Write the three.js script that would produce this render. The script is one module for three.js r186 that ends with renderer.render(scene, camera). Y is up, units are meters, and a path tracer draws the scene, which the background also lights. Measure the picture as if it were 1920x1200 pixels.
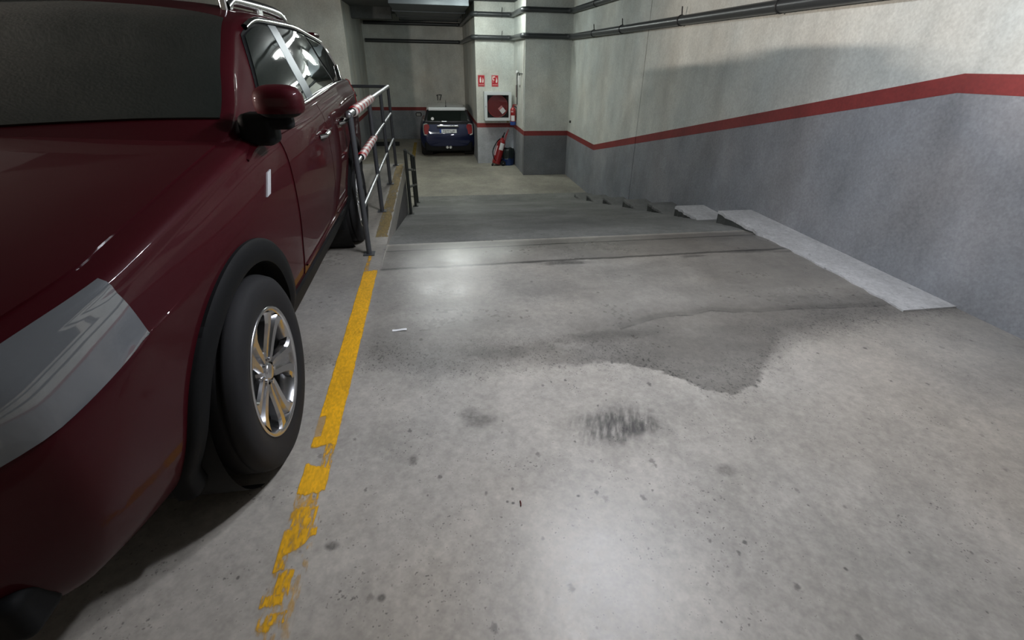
import * as THREE from 'three';
import { mergeGeometries, toCreasedNormals, mergeVertices } from 'three/addons/utils/BufferGeometryUtils.js';
import { RoundedBoxGeometry } from 'three/addons/geometries/RoundedBoxGeometry.js';
import { RectAreaLightUniformsLib } from 'three/addons/lights/RectAreaLightUniformsLib.js';
import { Brush, Evaluator, SUBTRACTION } from 'three-bvh-csg';
RectAreaLightUniformsLib.init();

// ---------------------------------------------------------------- camera, lights, exposure
const scene = new THREE.Scene();
const camera = new THREE.PerspectiveCamera(2 * Math.atan(600 / 906) * 180 / Math.PI, 1920 / 1200, 0.05, 100);
camera.quaternion.setFromRotationMatrix(new THREE.Matrix4().makeBasis(
  new THREE.Vector3(0.9852, 0.0165, 0.1706), new THREE.Vector3(0.0667, 0.88, -0.4702), new THREE.Vector3(-0.1579, 0.4746, 0.8659)));
camera.position.set(0, 1.45, 0);
camera.setViewOffset(1920, 1200, -21.5, 0, 1920, 1200);
const renderer = new THREE.WebGLRenderer();
renderer.toneMapping = THREE.LinearToneMapping;
renderer.toneMappingExposure = 1.0;
renderer.shadowMap.enabled = true;
scene.background = new THREE.Color(0x000000);
const CEIL = 2.75;
// each lamp: [x, y, z, kind, intensity, colour, label]; kinds: 'along' hangs along z, 'across' along x, 'wall' on the left wall
const LAMPS = [
  [1.15, 2.60, -2.3, 'along', 168, 0xf2f5ff, 'twin tube ceiling lamp hanging over the near concrete floor'],
  [0.02, 2.60, -9.7, 'across', 94, 0xf4f8f6, 'twin tube ceiling lamp hanging over the middle of the ramp'],
  [1.30, 2.70, -13.3, 'across', 54, 0xf0f8f3, 'twin tube ceiling lamp in front of the hose reel pillar'],
  [0.3, 2.66, -12.8, 'along', 58, 0xf0f6ee, 'twin tube ceiling lamp over the foot of the ramp'],
  [-7.2, 1.91, -2.6, 'wall', 1600, 0xffeee2, 'twin tube lamp on a wall bracket beyond the red car'],
];

// ---------------------------------------------------------------- helpers
const V = (x, y, z) => new THREE.Vector3(x, y, z);
const taken = new Map();
function numbered(n) { const k = taken.get(n) ?? 0; taken.set(n, k + 1); return k ? `${n}_${String(k).padStart(3, '0')}` : n; }
function thing(name, label, category, [x, y, z] = [0, 0, 0], turn = 0, group) {
  const o = new THREE.Group(); o.name = numbered(name); scene.add(o);
  o.position.set(x, y, z); o.rotation.y = turn; o.userData = { label, category };
  if (group) o.userData.group = group;
  return o;
}
function structure(name, parent) { const o = new THREE.Group(); o.name = numbered(name); scene.add(o); o.userData.kind = 'structure'; return o; }
function obj(name, geo, mat, parent, label) {
  if (Array.isArray(geo)) geo = merged(geo);
  const m = new THREE.Mesh(geo, mat); m.name = name; m.castShadow = m.receiveShadow = true;
  if (label) m.userData.label = label;
  parent.add(m); return m;
}
const flat = (g) => { g = g.index ? g.toNonIndexed() : g; for (const k of Object.keys(g.attributes)) if (!['position', 'normal', 'uv'].includes(k)) g.deleteAttribute(k); return g; };
const merged = (list) => mergeGeometries(list.map(flat));
const T = (g, x = 0, y = 0, z = 0) => g.translate(x, y, z);
const box = (w, h, d, x = 0, y = 0, z = 0) => new THREE.BoxGeometry(w, h, d).translate(x, y, z);
const rbox = (w, h, d, r, x = 0, y = 0, z = 0, s = 2) => new RoundedBoxGeometry(w, h, d, s, r).translate(x, y, z);
const cyl = (r0, r1, h, n = 24) => new THREE.CylinderGeometry(r0, r1, h, n);
function rod(a, b, r, n = 12) {
  const A = V(...a), B = V(...b), d = B.clone().sub(A), g = cyl(r, r, d.length(), n);
  g.applyQuaternion(new THREE.Quaternion().setFromUnitVectors(V(0, 1, 0), d.normalize()));
  return g.translate((a[0] + b[0]) / 2, (a[1] + b[1]) / 2, (a[2] + b[2]) / 2);
}
const tube = (pts, r, n = 40, k = 8, closed = false) => new THREE.TubeGeometry(new THREE.CatmullRomCurve3(pts.map((p) => V(...p)), closed, 'centripetal'), n, r, k, closed);
const lathe = (pts, n = 40) => new THREE.LatheGeometry(pts.map(([r, y]) => new THREE.Vector2(r, y)), n);
function rng(s) { return () => { s |= 0; s = s + 0x6D2B79F5 | 0; let t = Math.imul(s ^ s >>> 15, 1 | s); t = t + Math.imul(t ^ t >>> 7, 61 | t) ^ t; return ((t ^ t >>> 14) >>> 0) / 4294967296; }; }
const clamp = (x, a = 0, b = 1) => Math.min(b, Math.max(a, x));
const smooth = (a, b, x) => { const t = clamp((x - a) / (b - a)); return t * t * (3 - 2 * t); };
const lerp = (a, b, t) => a + (b - a) * t;

// tileable noise, 512 x 512, several octaves
function noiseTile(cells, octaves, seed, n = 512) {
  const out = new Float32Array(n * n); let amp = 1, sum = 0;
  for (let o = 0; o < octaves; o++, cells *= 2, amp *= 0.55) {
    const r = rng(seed + o * 977), g = new Float32Array(cells * cells).map(() => r());
    sum += amp;
    for (let y = 0; y < n; y++) {
      const fy = y / n * cells, y0 = Math.floor(fy), ty = fy - y0, sy = ty * ty * (3 - 2 * ty), ra = (y0 % cells) * cells, rb = ((y0 + 1) % cells) * cells;
      for (let x = 0; x < n; x++) {
        const fx = x / n * cells, x0 = Math.floor(fx), tx = fx - x0, sx = tx * tx * (3 - 2 * tx), a = x0 % cells, b = (x0 + 1) % cells;
        const p = g[ra + a] + (g[ra + b] - g[ra + a]) * sx, q = g[rb + a] + (g[rb + b] - g[rb + a]) * sx;
        out[y * n + x] += amp * (p + (q - p) * sy);
      }
    }
  }
  for (let i = 0; i < out.length; i++) out[i] = out[i] / sum - 0.5;
  return out;
}
const NA = noiseTile(6, 6, 11), NB = noiseTile(9, 5, 77), NC = noiseTile(64, 3, 5), ND = noiseTile(4, 4, 301);
function look(t, u, v) {                      // wrapped bilinear lookup, u and v in tiles
  u = (u - Math.floor(u)) * 512; v = (v - Math.floor(v)) * 512;
  const x0 = u | 0, y0 = v | 0, fx = u - x0, fy = v - y0, x1 = (x0 + 1) & 511, y1 = (y0 + 1) & 511, a = x0 & 511, b = y0 & 511;
  const p = t[b * 512 + a], q = t[b * 512 + x1], r = t[y1 * 512 + a], s = t[y1 * 512 + x1];
  return p + (q - p) * fx + (r - p + (p - q - r + s) * fx) * fy;
}
function texture(w, h, f, srgb = true, wrap = THREE.RepeatWrapping) {
  const d = new Uint8Array(w * h * 4);
  for (let y = 0, i = 0; y < h; y++) for (let x = 0; x < w; x++, i += 4) {
    const c = f((x + 0.5) / w, (y + 0.5) / h);
    if (typeof c === 'number') d[i] = d[i + 1] = d[i + 2] = clamp(c, 0, 255);
    else { d[i] = clamp(c[0], 0, 255); d[i + 1] = clamp(c[1], 0, 255); d[i + 2] = clamp(c[2], 0, 255); }
    d[i + 3] = 255;
  }
  const t = new THREE.DataTexture(d, w, h); t.magFilter = THREE.LinearFilter; t.minFilter = THREE.LinearFilter;
  t.wrapS = t.wrapT = wrap; if (srgb) t.colorSpace = THREE.SRGBColorSpace; t.needsUpdate = true; return t;
}
function canvasTexture(w, h, draw) {
  const c = document.createElement('canvas'); c.width = w; c.height = h; const g = c.getContext('2d'); draw(g, w, h);
  const t = new THREE.CanvasTexture(c); t.colorSpace = THREE.SRGBColorSpace; return t;
}
// uv = world position in tiles of s metres, chosen by the way each face points
function worldUV(g, s, ox = 0, oz = 0) {
  g = flat(g); const p = g.attributes.position, uv = new Float32Array(p.count * 2), a = V(), b = V(), c = V();
  for (let i = 0; i < p.count; i += 3) {
    a.fromBufferAttribute(p, i); b.fromBufferAttribute(p, i + 1); c.fromBufferAttribute(p, i + 2);
    const n = b.clone().sub(a).cross(c.clone().sub(a)), ax = Math.abs(n.x), ay = Math.abs(n.y), az = Math.abs(n.z);
    [a, b, c].forEach((q, k) => {
      const [u, v] = ay >= ax && ay >= az ? [q.x + ox, oz - q.z] : ax >= az ? [q.z, q.y] : [q.x, q.y];
      uv[(i + k) * 2] = u / s; uv[(i + k) * 2 + 1] = v / s;
    });
  }
  g.setAttribute('uv', new THREE.BufferAttribute(uv, 2)); return g;
}
const std = (o) => new THREE.MeshStandardMaterial(o);
const phys = (o) => new THREE.MeshPhysicalMaterial(o);
const lin = (r, g, b) => new THREE.Color().setRGB(r, g, b);

// ---------------------------------------------------------------- concrete and plaster
const TILE = 4.8, FX = 1.3, FZ = 0.5;         // the near floor's texture covers x -1.3..3.5 and z 0.5..-4.3
const spots = []; { const r = rng(40); for (let i = 0; i < 900; i++) spots.push([r() * TILE, r() * TILE, 0.002 + 0.008 * r() ** 5, 0.2 + 0.55 * r()]); }
const spotGrid = new Map();
for (const s of spots) for (let a = -1; a <= 1; a++) for (let b = -1; b <= 1; b++) { const k = (Math.floor(s[0] * 10) + a) * 100 + Math.floor(s[1] * 10) + b; (spotGrid.get(k) ?? spotGrid.set(k, []).get(k)).push(s); }
function baseFloor(u, v) {                    // u, v in tiles: brightness of bare concrete, same for every slab
  const fine = look(NC, u * 9, v * 9);
  let b = 1 + 0.22 * look(NA, u, v) + 0.22 * look(NB, u * 3, v * 2) + 0.17 * look(NC, u * 3, v * 3) + 0.12 * fine; b *= 1 - 0.35 * smooth(0.24, 0.36, fine + 0.35 * look(NB, u * 5, v * 5));
  const x = (u - Math.floor(u)) * TILE, z = (v - Math.floor(v)) * TILE;
  for (const [sx, sz, r, k] of spotGrid.get(Math.floor(x * 10) * 100 + Math.floor(z * 10)) ?? []) {
    const d = Math.hypot(x - sx, (z - sz) * 0.7) / r + 1.6 * fine; if (d < 1.6) b *= 1 - k * 0.5 * (1 - smooth(0.5, 1.6, d));
  }
  return b;
}
// outline of the older, darker screed: z of its near edge for each x
const EDGE = [[-1.3, -2.35], [-0.31, -2.24], [-0.1, -2.12], [0.33, -2.14], [0.62, -2.11], [0.88, -2.08], [1.01, -2.02], [1.07, -1.98], [1.15, -1.93], [1.22, -1.86], [1.29, -1.77], [1.39, -1.74], [1.54, -1.79], [1.7, -1.92], [2.0, -2.16], [2.6, -2.3], [3.6, -2.4]];
const edgeZ = (x) => { for (let i = 1; i < EDGE.length; i++) if (x <= EDGE[i][0]) return lerp(EDGE[i - 1][1], EDGE[i][1], (x - EDGE[i - 1][0]) / (EDGE[i][0] - EDGE[i - 1][0])); return -2.4; };
const CRACK = [[1.05, -2.45], [1.38, -2.56], [1.59, -2.56], [1.73, -2.6], [1.86, -2.56], [2.04, -2.54], [2.32, -2.54], [2.9, -2.5], [3.5, -2.53]];
const BLOTCH = [[0.99, -3.56, 0.20, 0.045, 0.45], [0.74, -3.62, 0.12, 0.04, 0.25], [2.12, -3.57, 0.12, 0.03, 0.35], [2.65, -3.62, 0.25, 0.035, 0.35], [3.08, -3.58, 0.25, 0.03, 0.35],
  [0.12, -1.72, 0.09, 0.06, 0.3], [0.08, -1.79, 0.05, 0.04, 0.22], [-0.43, -1.16, 0.025, 0.02, 0.5], [-0.17, -1.52, 0.02, 0.03, 0.4], [-0.25, -0.95, 0.012, 0.012, 0.5], [1.08, -1.27, 0.05, 0.035, 0.25], [0.35, -2.3, 0.35, 0.07, 0.16], [0.9, -2.38, 0.4, 0.06, 0.2], [-0.05, -2.9, 0.3, 0.1, 0.1], [0.45, -1.235, 0.007, 0.006, 0.6], [0.2, -1.24, 0.007, 0.006, 0.6], [0.18, -1.25, 0.006, 0.006, 0.6]];
function nearFloor(u, v) {
  const x = u * TILE - FX, z = FZ - v * TILE;
  let b = baseFloor(u, v);
  const wob = 0.10 * look(NB, x * 0.9, z * 0.9) + 0.05 * look(NC, x * 0.6, z * 0.6), e = edgeZ(x) + wob;
  const soft = lerp(0.10, 0.015, smooth(0.2, 1.0, x)) + 0.16 * smooth(1.55, 2.1, x), inOld = smooth(soft, -soft, z - e) * smooth(-4.3, -4.2, z) * lerp(0.3, 1, smooth(-0.52, -0.40, x)) * lerp(0.65, 1, smooth(0.3, 1.1, x)), strip = smooth(-0.2, 0.1, z + 2.62 + 0.25 * look(ND, x * 0.5, 0.2)), right = smooth(-0.49, -0.46, x);
  const speck = look(NC, x * 2.1, z * 1.4);
  if (inOld > 0) { b *= 1 - inOld * (0.18 + 0.12 * strip + 0.24 * look(ND, x * 0.35, z * 0.9)); if (z - e > -0.5) b *= 1 - inOld * 0.28 * smooth(0.12, 0.24, speck) * smooth(-0.5, -0.1, z - e) * (0.5 + 2 * clamp(0.3 + look(ND, x * 0.7, z * 0.7))); }
  const rim = Math.abs(z - e); if (rim < 0.14) b *= 1 - 0.25 * smooth(0.14, 0.25, speck) * (1 - rim / 0.14);
  for (let i = 1; i < CRACK.length; i++) if (x >= CRACK[i - 1][0] && x < CRACK[i][0]) {
    const cz = lerp(CRACK[i - 1][1], CRACK[i][1], (x - CRACK[i - 1][0]) / (CRACK[i][0] - CRACK[i - 1][0])) + 0.03 * look(NB, x * 2, 0.3);
    const d = z - cz; b *= 1 - 0.34 * (1 - smooth(0.002, 0.014, Math.abs(d))) * clamp(0.5 + 2 * look(NB, x * 1.3, 0.5)); b *= 1 - 0.12 * (1 - smooth(0, 0.05, Math.abs(d + 0.03)));
  }
  for (const [bx, bz, rx, rz, k] of BLOTCH) {
    const d = Math.hypot((x - bx) / rx, (z - bz) / rz) + 1.1 * look(NB, x * 1.7, z * 1.7);
    if (d < 1.3) b *= 1 - k * (1 - smooth(0.25, 1.3, d)) * (0.75 + 0.9 * look(NC, x * 1.5, z * 1.5));
  }
  { // scuffed tyre rub: a band of short dark strokes that run along z
    const d = Math.hypot((x - 0.73) / 0.22, (z + 1.6) / 0.13) + 0.9 * look(NB, x * 2, z * 2), X = x + 0.36 * (z + 1.6);
    if (d < 1.35) { const s = look(NC, X * 0.9, z * 0.16) + 0.6 * look(NC, X * 1.7 + 0.3, z * 0.5); b *= 1 - (1 - smooth(0.1, 1.35, d)) * clamp(0.34 + 0.9 * s, 0, 0.6); }
  }
  // two construction joints at the head of the ramp, with a darker screed between them
  const jk = right; const j1 = -4.06 + 0.03 * look(NB, x * 0.7, 0.1) - 0.012 * x, j2 = -3.61 + 0.04 * look(NB, x * 0.7, 0.6) - 0.012 * x;
  b *= 1 - jk * 0.42 * (1 - smooth(0.006, 0.022, Math.abs(z - j1))) * (0.6 + 0.8 * clamp(0.5 + look(NB, x * 2, 0.2)));
  b *= 1 - jk * 0.38 * (1 - smooth(0.006, 0.03, Math.abs(z - j2))) * (0.6 + 0.8 * clamp(0.5 + look(NB, x * 2, 0.8)));
  if (z < j2 && z > -4.3) b *= 1 - jk * 0.13 * smooth(-4.3, -4.2, z) * (1 + look(NB, x, z));
  const w = look(ND, u, v); return [166 * b * (1 + 0.04 * w), 161 * b, 152 * b * (1 - 0.05 * w)];
}
const floorMap = texture(2048, 2048, nearFloor);
const floorRough = texture(1024, 1024, (u, v) => { const x = u * TILE - FX, z = FZ - v * TILE, old = smooth(0.02, -0.02, z - edgeZ(x)); return 255 * clamp(0.40 + 0.16 * look(NA, u * 2, v * 2) + 0.07 * look(NC, u * 3, v * 3) - 0.08 * old * (1 + 1.5 * look(NB, u * 2, v * 4))); }, false);
const floorBump = texture(1024, 1024, (u, v) => 128 + 150 * look(NC, u * 4, v * 4) + 60 * look(NA, u * 2, v * 2), false);
const matFloorNear = std({ map: floorMap, roughnessMap: floorRough, roughness: 1, bumpMap: floorBump, bumpScale: 0.0009 });
const slabMap = texture(1024, 1024, (u, v) => { const b = baseFloor(u, v), w = look(ND, u, v); return [166 * b * (1 + 0.04 * w), 161 * b, 152 * b * (1 - 0.05 * w)]; });
const matSlab = std({ map: slabMap, roughnessMap: floorRough, roughness: 1.1, bumpMap: floorBump, bumpScale: 0.002 });
const rampMap = texture(1024, 1024, (u, v) => { const b = baseFloor(u, v) * (0.80 + 0.3 * look(ND, u * 2, v * 3)), w = look(ND, u, v); return [146 * b, 147 * b, 143 * b * (1 - 0.04 * w)]; });
const matRamp = std({ map: rampMap, roughness: 0.8, bumpMap: floorBump, bumpScale: 0.006 });
const lowMap = texture(1024, 1024, (u, v) => { const b = baseFloor(u, v) * (0.95 + 0.25 * look(ND, u * 2, v * 2)); return [160 * b, 156 * b, 143 * b]; });
const matLow = std({ map: lowMap, roughness: 0.6, bumpMap: floorBump, bumpScale: 0.002 });

const plasterBump = texture(1024, 1024, (u, v) => 128 + 190 * look(NC, u * 3, v * 3) + 60 * look(NA, u * 2, v * 2), false);
const plaster = (r, g, b, k) => texture(1024, 1024, (u, v) => {
  const n = 1 + k * (0.7 * look(NA, u, v) + 0.5 * look(ND, u * 2, v) + 0.25 * look(NB, u * 4, v * 0.9) + 0.5 * look(NC, u * 3, v * 3)), w = look(ND, u + 0.3, v);
  return [r * n * (1 + 0.05 * w), g * n, b * n * (1 - 0.04 * w)];
});
const upMap = plaster(199, 202, 195, 0.28), lowWallMap = plaster(172, 175, 179, 0.36), redMap = plaster(128, 48, 46, 0.3);
const matUpper = std({ map: upMap, roughness: 0.85, bumpMap: plasterBump, bumpScale: 0.003 });
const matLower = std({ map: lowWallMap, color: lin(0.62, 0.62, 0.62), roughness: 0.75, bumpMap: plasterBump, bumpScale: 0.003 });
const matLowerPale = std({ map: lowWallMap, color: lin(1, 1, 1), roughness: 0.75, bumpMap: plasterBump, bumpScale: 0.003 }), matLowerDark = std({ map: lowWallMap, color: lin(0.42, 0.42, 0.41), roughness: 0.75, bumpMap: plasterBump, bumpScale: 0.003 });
const matStripe = std({ map: redMap, roughness: 0.7, bumpMap: plasterBump, bumpScale: 0.002 });
const ceilMap = plaster(84, 88, 88, 0.4);
const matCeil = std({ map: ceilMap, roughness: 0.9, bumpMap: plasterBump, bumpScale: 0.003 });

// ---------------------------------------------------------------- the room shell
const WX = 3.45, LOW = -1.28, BZ = -19.9;
const rampY = (s) => s < 3.6 ? 0 : s < 4.83 ? -0.0833 * (s - 3.6) ** 2 : s < 9.9 ? -0.126 - 0.205 * (s - 4.83) : s < 11.0 ? -1.165 - 0.205 * (s - 9.9) + 0.0932 * (s - 9.9) ** 2 : LOW;
function extrude(poly, depth, m) {             // a polygon in (a, b), pushed to thickness, then placed by a basis
  const g = new THREE.ExtrudeGeometry(new THREE.Shape(poly.map(([a, b]) => new THREE.Vector2(a, b))), { depth, bevelEnabled: false });
  return m ? g.applyMatrix4(m) : g;
}
const basis = (ex, ey, ez, o) => new THREE.Matrix4().makeBasis(V(...ex), V(...ey), V(...ez)).setPosition(V(...o));
const facingMinusX = (x) => basis([0, 0, -1], [0, 1, 0], [1, 0, 0], [x, 0, 0]);      // a = -z, face at x
const facingPlusX = (x) => basis([0, 0, 1], [0, 1, 0], [-1, 0, 0], [x, 0, 0]);       // a = z, face at x
const facingPlusZ = (z) => basis([1, 0, 0], [0, 1, 0], [0, 0, 1], [0, 0, z]);        // a = x; body lies in front of z: shift by thickness
const floor = structure('floor');
obj('near_slab', worldUV(box(WX - -1.3 + 0.2, 0.2, 8.3, (WX - 1.3 + 0.2) / 2, -0.1, 6 - 4.15 - 0.0), TILE, FX, FZ), matFloorNear, floor);
obj('bay_slab', [worldUV(box(9.7, 0.2, 13.93, -1.3 - 4.85, -0.1, 6 - 6.965), TILE, FX, FZ), worldUV(box(0.83, 0.2, 3.73, -0.885, -0.1, -4.2 - 1.865), TILE, FX, FZ)], matSlab, floor);
obj('bay_edge_slab', worldUV(box(0.83, 0.2, 1.9, -0.885, -0.1, -3.25), TILE, FX, FZ), matFloorNear, floor);
{ // near slab stops at z = -2.3 in the box above; this piece carries the floor over the head of the ramp with the same texture
  const P = []; for (let s = 2.3; s <= 4.3001; s += 0.1) P.push([s, rampY(s)]); P.push([4.3, -0.6], [2.3, -0.6]);
  obj('ramp_head', worldUV(toCreasedNormals(extrude(P, WX + 0.47, basis([0, 0, -1], [0, 1, 0], [1, 0, 0], [-0.47, 0, 0])), 0.3), TILE, FX, FZ), matFloorNear, floor);
  const Q = []; for (let s = 4.3; s <= 11.05; s += 0.1) Q.push([s, rampY(s)]); Q.push([11.05, -1.6], [4.3, -1.6]);
  obj('ramp_slab', worldUV(toCreasedNormals(extrude(Q, WX + 0.47, basis([0, 0, -1], [0, 1, 0], [1, 0, 0], [-0.47, 0, 0])), 0.3), TILE, FX, FZ), matRamp, floor);
}
obj('lower_slab', [worldUV(box(14.6, 0.2, 9.0, -3.75, LOW - 0.1, -15.5), TILE), worldUV(box(10.58, 0.2, 3.2, -5.76, LOW - 0.1, -9.5), TILE)], matLow, floor);
obj('bay_retaining_wall', [worldUV(box(0.12, 1.2, 3.73, -0.535, -0.801, -6.06), TILE), worldUV(box(10.2, 1.08, 0.12, -5.7, -0.741, -7.869), TILE)], std({ map: rampMap, color: lin(0.6, 0.57, 0.6), roughness: 0.9, bumpMap: floorBump, bumpScale: 0.006 }), floor);

// the right wall: two cast panels with an open joint, each painted in two tones with a red stripe that follows the ramp
const wallRight = structure('wall_right');
const stripe = (s) => s < 10.72 ? lerp(1.35, -0.285, (s + 0.5 - 2.9) / (10.72 + 0.5 - 2.9)) : -0.285;   // lower edge of the stripe
const stripeEdge = (s) => s < 3 ? 1.40 - 0.0 : s <= 10.72 ? 1.24 - (s - 3.3) * 0.2055 : -0.285;
{
  const pieces = [[-6, 8.39], [8.41, 13.05]];
  for (const [a, b] of pieces) {
    const knots = [a, ...[3.0, 10.72].filter((k) => k > a && k < b), b], e = knots.map((s) => [s, stripeEdge(s)]), f = knots.map((s) => [s, stripeEdge(s) + 0.115]);
    obj('upper_paint', extrude([...f, [b, CEIL], [a, CEIL]], 0.25, facingMinusX(WX)), matUpper, wallRight);
    obj('red_stripe', extrude([...e, ...f.slice().reverse()], 0.252, facingMinusX(WX - 0.002)), matStripe, wallRight);
    obj('lower_paint', extrude([[a, LOW - 0.2], [b, LOW - 0.2], ...e.slice().reverse()], 0.25, facingMinusX(WX)), matLower, wallRight);
  }
  obj('joint_backing', box(0.2, 4.4, 0.2, WX + 0.12, 0.6, -8.4), matCeil, wallRight);
  obj('wall_anchor', rod([WX - 0.03, 0.08, -12.77], [WX + 0.02, 0.08, -12.77], 0.03, 10), std({ color: 0x20231f, roughness: 0.8 }), wallRight);
}
for (const m of [upMap, lowWallMap, redMap, ceilMap, plasterBump]) m.repeat.set(1 / 3, 1 / 3);
function painted(parent, a0, a1, y0, y1, m, t = 0.2, low = matLower) {
  const R = (p, q) => [[a0, p], [a1, p], [a1, q], [a0, q]];
  obj('upper_paint', extrude(R(-0.17, y1), t, m), matUpper, parent);
  obj('red_stripe', extrude(R(-0.285, -0.17), t, m.clone().multiply(new THREE.Matrix4().makeTranslation(0, 0, m.elements[10] > 0.5 ? 0.002 : -0.002))), matStripe, parent);
  obj('lower_paint', extrude(R(y0, -0.285), t, m), low, parent);
}
const wallBack = structure('wall_back');
painted(wallBack, -11, 1.25, LOW - 0.2, CEIL, facingPlusZ(BZ - 0.2));
const PZ = -14.8, CZ = -13.05, CX = 2.3;
const hosePillar = structure('pillar');
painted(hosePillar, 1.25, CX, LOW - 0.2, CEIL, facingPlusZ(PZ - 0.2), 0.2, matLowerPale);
painted(hosePillar, -PZ + 0.2, -BZ, LOW - 0.2, CEIL, facingMinusX(1.25));
const column = structure('pillar');
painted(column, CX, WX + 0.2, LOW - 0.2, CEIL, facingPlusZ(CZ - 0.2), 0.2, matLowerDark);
painted(column, -CZ + 0.2, -PZ + 0.2, LOW - 0.2, CEIL, facingMinusX(CX));
const wallLeft = structure('wall_left');
painted(wallLeft, -11, -2.17, LOW - 0.2, CEIL, facingPlusZ(-15.9));
painted(wallLeft, BZ, -15.9, LOW - 0.2, CEIL, facingPlusX(-2.17));
const sideWall = structure('wall_side');
obj('upper_paint', worldUV(box(0.2, 4.5, 26.5, -11.1, 0.6, -7), 3), std({ map: upMap.clone(), roughness: 0.85 }), sideWall);
const wallNear = structure('wall_near');
obj('upper_paint', worldUV(box(15, 4.5, 0.2, -3.75, 0.6, 6.1), 3), matUpper, wallNear);
const lightBlocker = structure('pillar');  // unseen block, added to keep the wall lamp off the far right wall
obj('blocker_paint', worldUV(box(0.3, CEIL, 3.2, -3.65, CEIL / 2, -6.1), 1), matUpper, lightBlocker);
const ceiling = structure('ceiling');
obj('ceiling_slab', worldUV(box(15, 0.25, 26.5, -3.75, CEIL + 0.125, -7), 1), matCeil, ceiling);
obj('ceiling_beam', worldUV(box(6.0, 0.30, 0.35, -4.0, CEIL - 0.149, -17.6), 1), matCeil, ceiling);

// steps down along the right wall
const stair = structure('stair');
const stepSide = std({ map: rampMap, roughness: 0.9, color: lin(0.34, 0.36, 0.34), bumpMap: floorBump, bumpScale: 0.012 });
const stepFarShade = std({ map: rampMap, roughness: 0.85, bumpMap: floorBump, bumpScale: 0.006 });  // darker copy for the far treads, weaker lamp light put into the colour
const stepNearLit = std({ map: texture(1024, 1024, (u, v) => { const b = baseFloor(u, v); return [198 * b, 198 * b, 197 * b]; }), roughness: 0.8, bumpMap: floorBump, bumpScale: 0.006 });  // paler copy for the near treads, lamp light put into the colour
{
  const S = [[2.4, 4.83, 0.012], [4.83, 5.83, -0.2], [5.83, 6.7, -0.387], [6.7, 7.64, -0.58], [7.64, 8.65, -0.797], [8.65, 9.65, -1.0], [9.65, 10.6, -1.2]], r = rng(9);
  for (const [a, b, y] of S) {
    // chipped concrete: plan outline with a ragged inner edge
    const poly = [[a, WX - 0.001], [b, WX - 0.001]], n = 26; for (let i = 0; i <= n; i++) poly.push([lerp(b, a, i / n), 3.04 + (r() - 0.5) * 0.034 + 0.03 * (i === 0 ? 0.6 : 0)]);
    const m = basis([0, 0, -1], [1, 0, 0], [0, -1, 0], [0, y, 0]);
    obj('tread', worldUV(extrude(poly, 0.03, m), TILE, FX, FZ), a < 5 ? stepNearLit : stepFarShade, stair);
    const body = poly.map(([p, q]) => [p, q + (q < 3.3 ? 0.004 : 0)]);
    obj('riser', worldUV(extrude(body, 0.42, basis([0, 0, -1], [1, 0, 0], [0, -1, 0], [0, y - 0.03, 0])), TILE), stepSide, stair);
  }
}

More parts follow.
